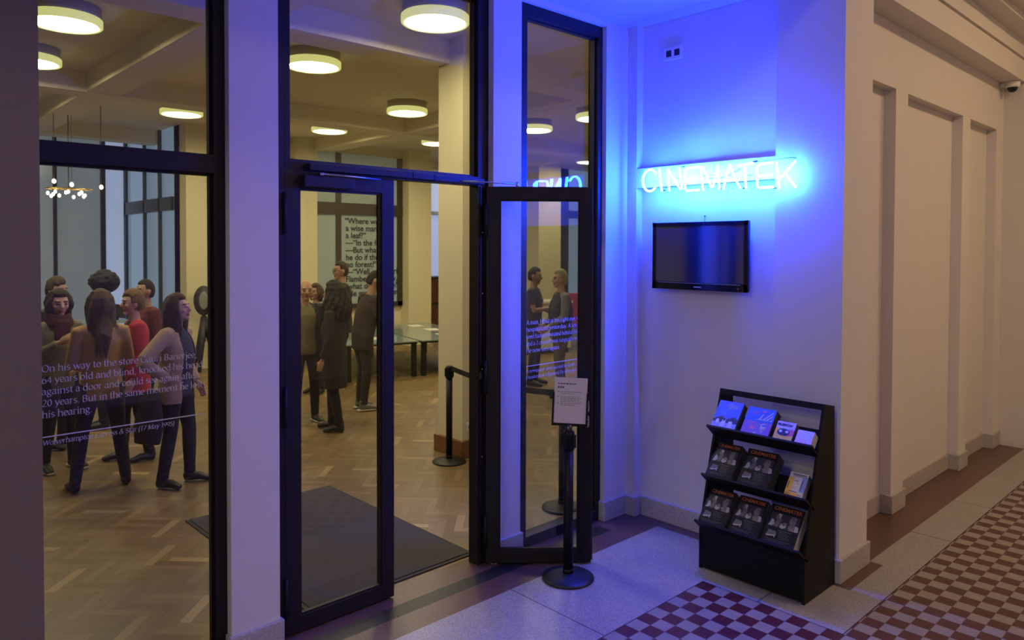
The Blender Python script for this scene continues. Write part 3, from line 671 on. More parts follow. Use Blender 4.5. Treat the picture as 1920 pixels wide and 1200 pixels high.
obj('badge', B(-.0072, -.006, -.03, .03, -hh_ + .018, -hh_ + .025), mat('badge_grey', (.45, .45, .5), .4), tv)
obj('power_light', MB().ell((-.007, -hw_ + .07, -hh_ + .022), .002, .004, .004, 8, 6), mat('led_red', (.5, .02, .08), .4, emit=(1, .05, .15), estr=.25), tv)
obj('wall_bracket', B(.055, .084, -.15, .15, -.12, .12), BLACK, tv)
hk = MB().tube([(0, 0, 0), (-.012, 0, 0)], .004, 8); hk.tube([(-.008, 0, -.002), (-.008, -.002, -.045)], .0015, 6)
tag(obj('wall_hook', hk, BLACK, loc=(4.724, 2.961, 2.337)), 'tiny dark hook with wire above the television', 'hook')
so = thing('wall_socket', 'double socket plate high on the blue wall above the neon letters', 'socket', (4.725, 3.246, 3.572))
obj('plate', B(-.012, 0, -.082, .082, -.047, .047), WHITEP, so, bevel=.003)
for y in (.036, -.036):
    obj('outlet', B(-.014, -.011, y - .023, y + .023, -.024, .024), mat('outlet_dark', (.015, .015, .02), .5), so)

# ================================================================== BROCHURE RACK
RK = mat('rack_black', (0.0045, 0.004, 0.0045), 0.5, spec=.25)
X0, YA, YB_ = 4.205, 1.948, 2.662
rk = thing('brochure_rack', 'black slanted wooden brochure rack standing at the wall under the television', 'brochure rack', (X0, YA, 0))
prof = [(0, 0), (0, .255), (.115, .712), (.245, 1.155), (.385, 1.125), (.418, 0.02), (.418, 0)]
def side(y0, y1):
    m = MB().prism(prof, y0, y1); return m
obj('side_panel', side(0, .016), RK, rk, bevel=.0015); obj('side_panel', side(YB_ - YA - .016, YB_ - YA), RK, rk, bevel=.0015)
W_ = YB_ - YA
obj('front_board', B(0.004, .022, .016, W_ - .016, .012, .27), RK, rk)
obj('plinth', B(.03, .40, .016, W_ - .016, 0, .03), RK, rk)
bk = MB(); bk.prism([(.402, .02), (.416, .02), (.411, .26), (.397, .26)], .016, W_ - .016)
obj('back_board', bk, RK, rk)
obj('top_rail', MB().prism([(.235, 1.118), (.245, 1.155), (.385, 1.125), (.385, 1.10)], .016, W_ - .016), RK, rk, bevel=.001)
ux, uz = .642, .766       # up along a leaning cover
nx_, nz_ = .766, -.642    # into the pile
TR = [(4.292 - X0, .925), (4.232 - X0, .615), (4.155 - X0, .325)]
for tx_, tz_ in TR:
    m = MB()
    def P2(a, b): return (tx_ + ux * a + nx_ * b, tz_ + uz * a + nz_ * b)
    m.prism([P2(-.010, -.012), P2(.004, -.012), P2(.004, .115), P2(-.010, .115)], .0, W_ + .0)
    obj('tray', m, RK, rk, bevel=.001)
    m = MB().prism([P2(.0, .100), P2(.165, .100), P2(.165, .112), P2(.0, .112)], .016, W_ - .016)
    obj('tray_back', m, RK, rk)
    if tz_ > .3 and tz_ < .9:
        pass

# ---- printed piles
def cover_mesh(w, h, items, base):
    """flat art in (u across 0..w, v up 0..h); items: (poly, material index, layer)"""
    m = MB(); m.add([(0, 0, 0), (w, 0, 0), (w, h, 0), (0, h, 0)], [(0, 1, 2, 3)], 0)
    for poly, mi, ly in items:
        m.add([(p[0] * w, p[1] * h, .0004 * ly) for p in poly], [tuple(range(len(poly)))], mi)
    return m
def circ(cx, cy, rx, ry, n=14): return [(cx + rx * math.cos(2 * PI * k / n), cy + ry * math.sin(2 * PI * k / n)) for k in range(n)]
def rect(a, b, c, d): return [(a, b), (c, b), (c, d), (a, d)]
KB = mat('cover_black', (.008, .007, .009), .45, spec=.3); KG = mat('print_dark_grey', (.030, .027, .031), .5); KM = mat('print_grey', (.14, .13, .14), .5)
KW = mat('print_white', (.42, .41, .42), .5); KO = mat('print_orange', (.48, .11, .04), .5); KS = mat('print_skin_grey', (.21, .17, .165), .5)
PB = mat('print_blue', (.035, .12, .52), .4); PB2 = mat('print_pale_blue', (.22, .30, .62), .4); PV = mat('print_violet', (.20, .12, .40), .4); PP = mat('print_pink', (.55, .12, .30), .4)
PY = mat('print_yellow', (.75, .45, .08), .4); PN = mat('print_navy', (.012, .018, .08), .4); PL = mat('print_lilac', (.50, .48, .85), .4); PT = mat('print_teal', (.05, .30, .38), .4)
PAPER = mat('paper_edges', (.55, .53, .50), .7, noise=.25, scale=160)
PAPERD = mat('dark_paper_edges', (.10, .09, .10), .7, noise=.3, scale=160)
def place_frame(tray, y_left, lift=.004):
    """matrix: local u -> -y, v -> up the lean, n -> towards viewer"""
    tx_, tz_ = TR[tray]
    o = Vector((X0 + tx_ + ux * lift, y_left, tz_ + uz * lift))
    return Matrix(((0, ux, -nx_, o.x), (-1, 0, 0, o.y), (0, uz, -nz_, o.z), (0, 0, 0, 1)))
def pile(name, label, cat, tray, yl, yr, h, th, art, artmats, texts, edge, group=None, curl=0.0):
    M = place_frame(tray, yl); wd = yl - yr
    t = thing(name, label, cat, M.to_translation(), 0, group)
    R = Matrix.Translation(-M.to_translation()) @ M
    m = MB()
    for k in range(5):
        m.box(.0004 * (k % 2), wd - .0006 * (k % 3), 0.0, h - .0008 * ((k * 7) % 4), -th + k * th / 5, -th + (k + 1) * th / 5 - .0008)
    obj('page_block', m.xf(R), edge, t)
    cv = obj('front_cover', cover_mesh(wd, h, art, 0).xf(R @ Matrix.Translation((0, 0, .0006))), artmats, t)
    for body, u, v, sz, mt, bold in texts:
        me = text_mesh('printed_title', body, sz, mt, .0002, bold)
        xs = [p.co.x for p in me.vertices]; k = 1.0
        o = link('printed_title', me, cv); o.matrix_local = R @ Matrix.Translation((u * wd, v * h, .0026))
    return t
MAGART = [
 (rect(.06, .42, .94, .80), 1, 1),
 ([(.06, .44), (.10, .50), (.13, .62), (.20, .60), (.24, .50), (.18, .44)], 3, 2),
 (circ(.33, .73, .07, .06), 3, 2), (circ(.28, .69, .05, .06), 2, 3), ([(.22, .46), (.30, .66), (.42, .70), (.40, .52), (.34, .44)], 2, 2), (circ(.41, .70, .035, .05), 1, 4),
 ([(.40, .46), (.44, .56), (.50, .50), (.60, .52), (.58, .46), (.48, .42)], 3, 3), (circ(.54, .55, .06, .045), 5, 3),
 (circ(.74, .66, .10, .11), 5, 2), ([(.64, .52), (.72, .58), (.84, .58), (.94, .50), (.92, .42), (.68, .42)], 5, 2), ([(.84, .58), (.94, .56), (.97, .44), (.86, .42)], 3, 3), (circ(.76, .74, .09, .05), 2, 3),
 ([(.08, .18), (.40, .22), (.36, .32), (.14, .34)], 2, 1), ([(.12, .16), (.36, .20), (.35, .23), (.11, .20)], 3, 2), ([(.34, .16), (.37, .16), (.36, .26), (.34, .26)], 3, 3),
 (rect(.42, .36, .80, .372), 2, 1), (rect(.44, .32, .70, .330), 2, 1), (rect(.44, .28, .78, .290), 2, 1), (rect(.46, .24, .74, .250), 2, 1), (rect(.46, .20, .80, .208), 2, 1), (rect(.46, .16, .76, .168), 2, 1), (rect(.10, .10, .85, .108), 2, 1), (rect(.15, .06, .70, .068), 2, 1)]
MM = [KB, KG, KM, KW, KO, KS]
def mag(tray, yl, yr, th, label, edge):
    wd = yl - yr
    pile('magazine_pile', label, 'magazines', tray, yl, yr, .245, th, MAGART, MM, [('CINEMATEK', .10, .865, wd * .155, KO, wd * .0028)], edge, 'black film magazines in the rack')
mag(1, 2.640, 2.455, .075, 'black film magazine pile at the left end of the middle tray', PAPERD)
mag(1, 2.412, 2.205, .085, 'black film magazine pile in the middle of the middle tray', PAPERD)
mag(2, 2.642, 2.452, .05, 'black film magazine pile at the left end of the bottom tray', PAPERD)
mag(2, 2.425, 2.232, .05, 'black film magazine pile in the centre of the bottom tray', PAPERD)
mag(2, 2.205, 1.995, .07, 'black film magazine pile at the right end of the bottom tray', PAPER)
ART1 = [(rect(0, 0, 1, .34), 2, 1), ([(0, .30), (.3, .42), (.55, .33), (.8, .45), (1, .36), (1, .2), (0, .2)], 1, 2), (circ(.2, .22, .07, .09), 3, 3), ([(.32, .05), (.40, .30), (.52, .32), (.56, .06)], 3, 3), ([(.64, .04), (.66, .26), (.80, .28), (.86, .04)], 3, 3), (circ(.46, .30, .04, .05), 1, 4),
  ([(.15, .55), (.5, .75), (.7, .6), (.4, .45)], 4, 1), (rect(.42, .90, .58, .92), 5, 2), (rect(.42, .85, .86, .865), 5, 2), (rect(.42, .80, .84, .815), 5, 2), (rect(.42, .75, .82, .765), 5, 2), (circ(.2, .72, .06, .05), 4, 2)]
pile('brochure_pile', 'blue illustrated brochures at the left end of the top tray', 'brochures', 0, 2.640, 2.465, .20, .055, ART1, [PB, PN, PB2, PL, mat('print_mid_blue', (.05, .16, .62), .4), KW], [], PAPERD, 'brochures on the top tray')
ART2 = [([(0, 0), (1, 0), (1, .5), (.5, .42), (0, .5)], 1, 1), ([(.6, .55), (.92, .92), (.95, .55)], 2, 2), ([(.68, .57), (.92, .86), (.93, .80), (.74, .57)], 0, 3), ([(.80, .56), (.93, .72), (.94, .64), (.88, .56)], 0, 3), ([(.4, .55), (.5, .60), (.58, .78), (.62, .78), (.55, .6), (.66, .55)], 2, 2), (circ(.72, .30, .10, .14), 2, 2), (circ(.74, .36, .07, .04), 0, 3), ([(.64, .25), (.72, .06), (.80, .24)], 2, 2),
  (circ(.36, .24, .10, .07), 3, 2), (rect(.08, .44, .55, .46), 3, 2), (circ(.5, .06, .06, .025), 2, 3), (circ(.3, .8, .1, .06), 1, 2), (circ(.6, .88, .07, .04), 3, 2)]
pile('brochure_pile', 'blue and violet brochures second from the left on the top tray', 'brochures', 0, 2.425, 2.235, .19, .07, ART2, [PB, PV, KW, PP], [], PAPERD, 'brochures on the top tray')
ART3 = [(rect(0, .6, 1, 1), 1, 1), (rect(0, .0, 1, .28), 2, 1), ([(.6, .2), (1, .3), (1, .62), (.7, .66)], 3, 1), ([(0, .28), (.25, .3), (.2, .62), (0, .62)], 5, 2), (circ(.46, .42, .34, .20), 4, 3), (circ(.30, .46, .09, .075), 6, 4), (circ(.64, .46, .09, .075), 6, 4), (rect(.08, .18, .8, .2), 5, 4), (rect(.08, .10, .7, .12), 5, 4)]
wd = .115
pile('booklet_pile', 'small colourful festival booklets with a dark blob on the top tray', 'booklets', 0, 2.205, 2.085, .125, .075, ART3, [PT, PL, mat('print_gold', (.70, .52, .10), .4), PP, PN, PY, PL], [("FILEM'ON", .04, .76, .0225, PN, .0008)], PAPERD, 'brochures on the top tray')
pile('leaflet_pile', 'blank pale lilac leaflets at the right end of the top tray', 'leaflets', 0, 2.065, 1.962, .09, .06, [(rect(0, 0, 1, .3), 1, 1), (rect(0.1, .14, .7, .16), 2, 2)], [mat('leaflet_lilac', (.55, .52, .72), .5), mat('leaflet_rose', (.60, .48, .70), .5), PP], [], PAPER, 'brochures on the top tray')
ART5 = [(rect(0, 0, .3, .78), 1, 1), (rect(0, 0, .75, .14), 1, 1), (rect(.72, .22, 1, .88), 2, 1), (rect(.14, .90, .9, .935), 3, 2), (rect(.2, .84, .72, .86), 3, 2), (rect(.36, .66, .58, .675), 3, 2), (rect(.36, .62, .56, .635), 3, 2), (rect(.5, .52, .6, .535), 3, 2), (rect(.36, .34, .5, .35), 3, 2), (rect(.2, .18, .64, .205), 3, 2), (rect(.76, .3, .80, .7), 3, 2), (rect(.06, .3, .10, .6), 3, 2), (rect(.72, .02, .92, .12), 4, 3)]
pile('flyer_pile', 'white and yellow flyers at the right end of the middle tray', 'flyers', 1, 2.098, 1.985, .155, .05, ART5, [mat('flyer_white', (.60, .58, .60), .5), PY, PB2, KG, KW], [], mat('mixed_paper', (.25, .24, .28), .6, noise=.5, scale=40), None)

# ================================================================== STANCHIONS
POLE = mat('post_black', (0.005, 0.005, 0.006), 0.5, spec=.3)
BASEM = mat('base_black', (0.012, 0.012, 0.013), 0.5)
def stanchion(loc, label, top=.985):
    t = thing('belt_stanchion', label, 'stanchion', loc, 0, None)
    obj('base', MB().lathe([(0, 0), (.160, 0), (.165, .006), (.163, .014), (.12, .024), (.05, .036), (.033, .040), (0, .040)], 0, 0, 48), BASEM, t)
    obj('pole', MB().lathe([(0, .036), (.031, .036), (.031, top - .15), (0, top - .15)], 0, 0, 28), POLE, t)
    obj('pole_collar', MB().lathe([(0, .04), (.034, .04), (.034, .065), (0, .065)], 0, 0, 28), POLE, t)
    h = MB().lathe([(0, top - .16), (.036, top - .16), (.037, top - .06), (.034, top - .045), (.022, top - .04), (0, top - .04)], 0, 0, 28)
    for a in range(4):
        M = Matrix.Rotation(a * PI / 2 + .3, 4, 'Z'); q = MB().box(.030, .046, -.014, .014, top - .145, top - .065).xf(M); h.add(q.v, q.f)
    obj('belt_head', h, POLE, t)
    return t
st = stanchion((3.454, 3.14, 0), 'black belt post with a sheet in a frame before the open door leaf')
obj('sign_stem', MB().lathe([(0, .93), (.022, .93), (.022, .985), (0, .985)], 0, 0, 20), mat('dark_steel', (.10, .10, .12), .3, .8), st)
# sign holder faces the camera side
dirv = Vector((-.74, -.67, 0)).normalized(); ri = Vector((-dirv.y, dirv.x, 0))   # ri points left->right seen from front
ri = Vector((.685, -.728, 0))
nv = Vector((-.728, -.685, 0))
SM = Matrix(((ri.x, nv.x, 0, 0), (ri.y, nv.y, 0, 0), (0, 0, 1, 0), (0, 0, 0, 1))) @ Matrix.Translation((.004, 0, 1.0)) @ Matrix.Rotation(math.radians(2.2), 4, 'Y') @ Matrix.Translation((0, 0, -1.0))
hold = MB(); hold.box(-.113, .113, -.006, .013, .976, .992); hold.box(-.113, -.101, -.006, .013, .976, 1.19); hold.box(.101, .113, -.006, .013, .976, 1.19); hold.box(-.1, .1, -.006, .002, .98, 1.18)
obj('sign_holder', hold.xf(SM), POLE, st)
sh = obj('paper_sheet', B(-.104, .104, .0065, .0075, .992, 1.282).xf(SM), mat('sheet_paper', (.66, .60, .66), .7), st)
tl = MB()
rnd = random.Random(3)
def words(x0, x1, z, hgt, bold=1):
    x = x0
    while x < x1:
        ww = min(rnd.uniform(.008, .02), x1 - x); tl.box(x, x + ww, .0075, .0078, z, z + hgt); x += ww + .004
words(-.082, .035, 1.238, .008); words(-.082, -.042, 1.213, .013)
for z, x1 in ((1.190, .07), (1.180, .02), (1.158, .055), (1.148, .07), (1.138, .05), (1.128, .075), (1.116, .06), (1.106, .03)): words(-.062, x1, z, .003)
for z in (1.190, 1.158, 1.116): words(-.082, -.073, z, .004)
obj('printed_lines', tl.xf(SM), mat('sheet_ink', (.10, .09, .11), .6), sh)
s2 = stanchion((4.49, 5.66, 0), 'black belt post at the near hall pillar behind the doorway')
s3 = stanchion((4.36, 4.03, 0), 'black belt post behind the sidelight glass')
bl = MB()
pa, pb = Vector((4.49 - .004, 5.66 - .035, .925)), Vector((4.36, 4.03 + .035, .925))
pts = [pa.lerp(pb, k / 10) - Vector((0, 0, .05 * math.sin(PI * k / 10))) for k in range(11)]
for a, b in zip(pts[:-1], pts[1:]):
    bl.add([a + Vector((-.001, 0, -.025)), b + Vector((-.001, 0, -.025)), b + Vector((-.001, 0, .025)), a + Vector((-.001, 0, .025)), a + Vector((.001, 0, -.025)), b + Vector((.001, 0, -.025)), b + Vector((.001, 0, .025)), a + Vector((.001, 0, .025))], [(0, 1, 2, 3), (7, 6, 5, 4), (3, 2, 6, 7), (0, 4, 5, 1)])
bl.xf(Matrix.Translation((-4.49, -5.66, 0)))
obj('belt', bl, mat('belt_webbing', (.012, .012, .014), .8), s2)

# ================================================================== DOORMAT, SOCKET, CAMERA
mt = thing('doormat', 'large grey-brown doormat on the parquet inside the doorway', 'doormat', (2.64, 4.81, 0))
obj('rubber_rim', B(-.615, .615, -.985, .985, .001, .008), mat('mat_rubber', (.02, .018, .016), .7), mt, bevel=.003)
obj('pile_surface', B(-.585, .585, -.955, .955, .006, .013), mat('mat_pile', (.095, .085, .075), .95, noise=.5, scale=140, bump=.6, bscale=300), mt)
sk = thing('wall_socket', 'white socket low on the near hall pillar', 'socket', (4.762, 5.68, .30))
obj('plate', B(-.04, .04, -.01, 0, -.04, .04), WHITEP, sk, bevel=.003)
obj('outlet', MB().lathe([(0, 0), (.02, 0), (.02, .002), (0, .002)], 0, 0, 20).xf(Matrix.Translation((0, -.0105, 0)) @ Matrix.Rotation(PI / 2, 4, 'X')), mat('outlet_grey', (.2, .2, .2), .5), sk)
dc = thing('dome_camera', 'white dome security camera in the corner under the cornice', 'security camera', (9.10, 2.06, 3.85))
obj('housing', MB().lathe([(0, 0), (.062, 0), (.068, -.012), (.068, -.05), (.058, -.062), (0, -.062)], 0, 0, 28), WHITEP, dc)
obj('mount_arm', B(-.02, .02, 0, .11, -.045, -.005), WHITEP, dc, bevel=.004)
obj('dome', MB().ell((0, 0, -.062), .05, .05, .05, 20, 12), mat('dome_smoke', (.01, .01, .015), .1), dc)

# ================================================================== LAMPS
DIFF = mat('lamp_diffuser', (.8, .75, .6), .5, emit=(1.0, .86, .52), estr=HALL)
RIM = mat('lamp_rim', (.7, .68, .4), .4, emit=(.74, .74, .24), estr=.8)
PANB = mat('lamp_pan', (.45, .42, .34), .5)
lamp0 = thing('ceiling_lamp', 'x', 'ceiling lamp', (0, 0, 0))
obj('diffuser', MB().lathe([(0, 4.035), (.245, 4.035), (.262, 4.045), (.262, 4.05), (0, 4.05)], 0, 0, 40), DIFF, lamp0)
obj('rim', MB().lathe([(.262, 4.046), (.262, 4.032), (.285, 4.030), (.294, 4.038), (.294, 4.095), (.285, 4.104), (.2, 4.104)], 0, 0, 40), RIM, lamp0)
obj('ceiling_pan', MB().lathe([(0, 4.10), (.278, 4.10), (.282, 4.11), (.282, 4.2), (0, 4.2)], 0, 0, 32), PANB, lamp0)
LP = [(1.60, 7.40, 'largest round ceiling lamp in the left window, cut by the pier'), (1.66, 9.20, 'small round ceiling lamp at the left pier edge below the largest one'), (3.92, 11.25, 'round ceiling lamp alone at the right of the left window'),
      (3.91, 7.28, 'round ceiling lamp at the left of the transom, second largest there'), (3.91, 5.13, 'largest round ceiling lamp, near the top of the transom window'), (6.24, 8.85, 'round ceiling lamp in the middle of the transom window'),
      (6.28, 11.15, 'flat-looking round lamp low in the transom, left of the middle one'), (8.47, 11.05, 'small round ceiling lamp half hidden by the near pillar'), (8.66, 8.66, 'round ceiling lamp at the left edge of the sidelight window'),
      (12.75, 11.0, 'smallest ceiling lamp low at the right of the sidelight'), (8.53, 7.25, 'ceiling lamp cut off at the right edge of the sidelight')]
EX = [(-.7, 9.2), (1.6, 11.2), (10.9, 8.7), (6.3, 15.3), (1.5, 15.2), (12.8, 15.0)]
for i, (x, y, lb) in enumerate(LP):
    o = lamp0 if i == 0 else copy_tree(lamp0)
    o.location = (x, y, 0); o['label'] = lb; o['group'] = 'round hall ceiling lamps'
for x, y in EX:
    o = copy_tree(lamp0); o.location = (x, y, 0); o['label'] = 'round hall ceiling lamp out of the photo'; o['group'] = 'hall lamps out of the photo'
CD = mat('corridor_diffuser', (.8, .7, .5), .5, emit=(1.0, .67, .36), estr=CORR * 1.04)
CDL = mat('added_fill_diffuser', (.8, .7, .5), .5, emit=(1.0, .90, .70), estr=CORR * 1.35)  # unseen lamps added far left to send flatter light onto the sign wall
for i, (x, y, mt_) in enumerate(((8.0, -.8, CD), (5.6, -.9, CD), (-3.0, .5, CDL), (-5.0, .5, CDL), (-7.0, .5, CDL))):
    c = thing('corridor_lamp', 'unseen ceiling lamp added to light the corridor', 'ceiling lamp', (x, y, 5.0), 0, 'corridor lamps out of the photo')
    obj('lamp_body', MB().lathe([(0, -.02), (.33, -.02), (.33, 0), (0, 0)], 0, 0, 32), PANB, c)
    obj('diffuser', MB().lathe([(0, -.06), (.28, -.06), (.31, -.04), (.31, -.02), (0, -.02)], 0, 0, 32), mt_, c)

# ---- bulb chandelier far back left
BULB = mat('bulb_glow', (.9, .8, .6), .4, emit=(1.0, .80, .55), estr=9)
ROD = mat('rod_black', (.02, .02, .02), .4)
ch = thing('bulb_chandelier', 'wide cluster chandelier of small bare bulbs hanging far back in the hall', 'chandelier', (2.62, 12, 0))
m = MB().tube([(0, 0, 4.2), (0, 0, 2.93)], .007, 8); obj('hanging_rod', m, ROD, ch)
m = MB(); R_ = .30
for k in range(20):
    a, b = 2 * PI * k / 20, 2 * PI * (k + 1) / 20
    m.tube([(R_ * math.cos(a), R_ * .6 * math.sin(a), 2.92), (R_ * math.cos(b), R_ * .6 * math.sin(b), 2.92)], .008, 6, caps=False)
for a in (0, PI / 2): m.tube([(-R_ * math.cos(a), -R_ * .6 * math.sin(a), 2.92), (R_ * math.cos(a), R_ * .6 * math.sin(a), 2.92)], .007, 6)
obj('ring', m, mat('brass', (.5, .36, .15), .3, 1), ch)
for k in range(13):
    a = 2 * PI * k / 13 + .2; rr = R_ * (.55 + .45 * ((k * 5) % 3) / 2)
    b = obj('bulb', MB().ell((rr * math.cos(a), rr * .6 * math.sin(a), 2.875 - .03 * (k % 3)), .02, .02, .026, 10, 8), BULB, ch)
for i, (x, z, lb) in enumerate(((2.44, 3.02, 'bare bulb on a dark drop rod above the chandelier, left'), (2.66, 2.985, 'bare bulb above the middle of the chandelier'), (3.04, 2.97, 'bare bulb on a rod at the dark window frame'))):
    p = thing('pendant_bulb', lb, 'pendant lamp', (x, 12.0, 0), 0, 'bare pendant bulbs')
    obj('hanging_rod', MB().tube([(0, 0, 4.2), (0, 0, z + .03)], .005 if i != 1 else .003, 8), ROD, p)
    obj('bulb', MB().ell((0, 0, z), .026, .026, .032, 12, 8), BULB, p)

# ================================================================== HALL FURNITURE
TGL = mat('table_glass', (.20, .25, .24), .08, spec=.8)
TLEG = mat('table_leg_black', (.010, .010, .010), .5)
def disp_table(loc, rz, wx, wy, label):
    t = thing('display_table', label, 'table', loc, rz, 'low glass-topped display tables')
    obj('tabletop', B(0, wx, 0, wy, .565, .585), TGL, t, bevel=.003)
    obj('apron', B(.02, wx - .02, .02, wy - .02, .54, .565), TLEG, t)
    for x in (.03, wx - .10):
        for y in (.03, wy - .10): obj('leg', B(x, x + .07, y, y + .07, 0, .545), TLEG, t)
    rn = random.Random(5)
    for k in range(3):
        x, y = rn.uniform(.15, wx - .4), .25 + k * .75 + rn.uniform(0, .3)
        tag(link('exhibit_sheet', B(0, .25, 0, .32, 0, .003).mesh('exhibit_sheet', mat('exhibit_paper', (.6, .58, .5), .6))), 'paper sheet lying on the low glass display table', 'paper', 'sheets on the display tables').matrix_world = Matrix.Translation(loc) @ Matrix.Rotation(rz, 4, 'Z') @ Matrix.Translation((x, y, .585))
    return t
rzt = math.atan2(-.23, .97)
disp_table((7.15, 9.74, 0), rzt, 1.25, 2.7, 'low glass display table seen in the doorway beside the near pillar')
disp_table((5.92, 10.03, 0), rzt, 1.22, 2.7, 'low glass display table mostly hidden behind the closed door leaf')
cn = thing('slatted_counter', 'wooden slatted counter in the gap left of the near pillar', 'counter', (10.25, 14.2, 0))
SL = mat('slat_wood', (.17, .075, .035), .5, noise=.3, scale=8)
m = MB()
for k in range(22): m.box(k * .06, k * .06 + .045, -.02, 0, .0, 1.36)
obj('slat_front', m, SL, cn); obj('counter_body', B(0, 1.33, 0, .5, 0, 1.36), mat('slat_back', (.03, .015, .01), .7), cn); obj('counter_top', B(-.03, 1.36, -.05, .53, 1.36, 1.40), mat('counter_top_dark', (.04, .03, .03), .4), cn)
obj('shelf_rail', B(-.01, 1.34, -.03, 0, .74, .78), mat('rail_dark', (.02, .015, .012), .6), cn)
tb = thing('side_table', 'pale table far back behind the group in the left window', 'table', (3.0, 14.3, 0))
obj('tabletop', B(0, 1.1, 0, .8, .74, .78), mat('table_pale_blue', (.42, .50, .60), .3), tb)
for x in (.04, 1.0):
    for y in (.04, .70): obj('leg', B(x, x + .06, y, y + .06, 0, .74), TLEG, tb)
dk = thing('sloped_display', 'dark wedge-shaped display standing on the pale far table', 'display', (3.55, 14.55, .78))
obj('panel', MB().prism([(0, .10), (.5, .02), (.5, .26), (0, .36)], 0, .05), mat('display_dark', (.04, .04, .045), .3), dk)
obj('foot', B(.1, .4, .0, .12, 0, .06), TLEG, dk)
cw_ = thing('white_counter', 'white counter with papers behind the two men in the sidelight', 'counter', (10.2, 10.3, 0), -.35)
obj('counter_body', B(-.6, .9, 0, .6, .1, 1.0), mat('counter_white', (.55, .52, .46), .5), cw_); obj('counter_top', B(-.63, .93, -.03, .63, 1.0, 1.04), mat('counter_white', (.55, .52, .46), .5), cw_)
obj('plinth', B(-.56, .86, .04, .56, 0, .1), TLEG, cw_)
ms = thing('paper_tray', 'grey desk tray with papers on the white counter between the two men', 'tray', (9.70, 10.72, 1.04), -.35)
m = MB(); m.box(0, .5, 0, .3, 0, .02); m.box(0, .02, 0, .3, 0, .28); m.box(.48, .5, 0, .3, 0, .28); m.box(0, .5, .28, .3, 0, .28); m.box(0, .5, 0, .3, .13, .145); m.box(0, .5, 0, .3, .265, .28)
obj('tray_body', m, mat('tray_grey', (.20, .19, .18), .5), ms); obj('papers', B(.04, .46, .03, .26, .145, .19), mat('tray_paper', (.55, .5, .42), .7), ms)
rc = thing('red_chair', 'dark red padded chair behind the man in the vest', 'chair', (11.85, 10.55, 0), -.8)
RED = mat('red_velvet', (.28, .012, .06), .7)
obj('seat', B(-.25, .25, -.25, .25, .42, .52), RED, rc, bevel=.03); obj('backrest', B(-.25, .25, .2, .3, .5, 1.12), RED, rc, bevel=.04)
for x in (-.22, .18):
    for y in (-.22, .2): obj('leg', B(x, x + .04, y, y + .04, 0, .43), TLEG, rc)
# studio light on a tripod at the yellow pier
sl_ = thing('studio_light', 'dark round studio light on a tripod before the yellow pier', 'studio light', (4.74, 12.62, 0), -.35)
h = MB().loft([((0, .12, 1.20), .10, .16), ((0, .05, 1.20), .15, .24), ((0, -.02, 1.20), .16, .25), ((0, -.06, 1.20), .16, .25)], right=(1, 0, 0), seg=24)
obj('lamp_head', h, mat('dark_housing', (.03, .03, .032), .45), sl_)
obj('front_lens', MB().ell((0, -.062, 1.20), .075, .01, .15, 18, 10), mat('lens_grey', (.25, .27, .24), .3), sl_)
obj('pole', MB().tube([(0, 0, 1.0), (0, 0, .5)], .03, 10), TLEG, sl_)
for a in (.2, .2 + 2.09, .2 + 4.19):
    obj('leg', MB().tube([(0, 0, .92), (.10 * math.cos(a), .10 * math.sin(a), .5), (.24 * math.cos(a), .24 * math.sin(a), .02)], [.05, .045, .03], 10), TLEG, sl_)
# ================================================================== PEOPLE
def ell_m(mb, c, rx, ry, rz, M=None, seg=16, rings=10): mb.ell(c, rx, ry, rz, seg, rings, 0, M)
SKINS = {}
def skin(c): return mat('skin_%d_%d' % (int(c[0] * 1000), int(c[1] * 1000)), c, .55)
EYE = mat('eye_dark', (.02, .015, .012), .3); LIP = mat('lip', (.28, .09, .075), .5); BROW = mat('brow', (.04, .025, .018), .8)
JEANS = (.014, .016, .026); BLK = (.010, .010, .011); SHOE = (.012, .010, .010)
def lerp(a, b, t): return Vector(a) * (1 - t) + Vector(b) * t

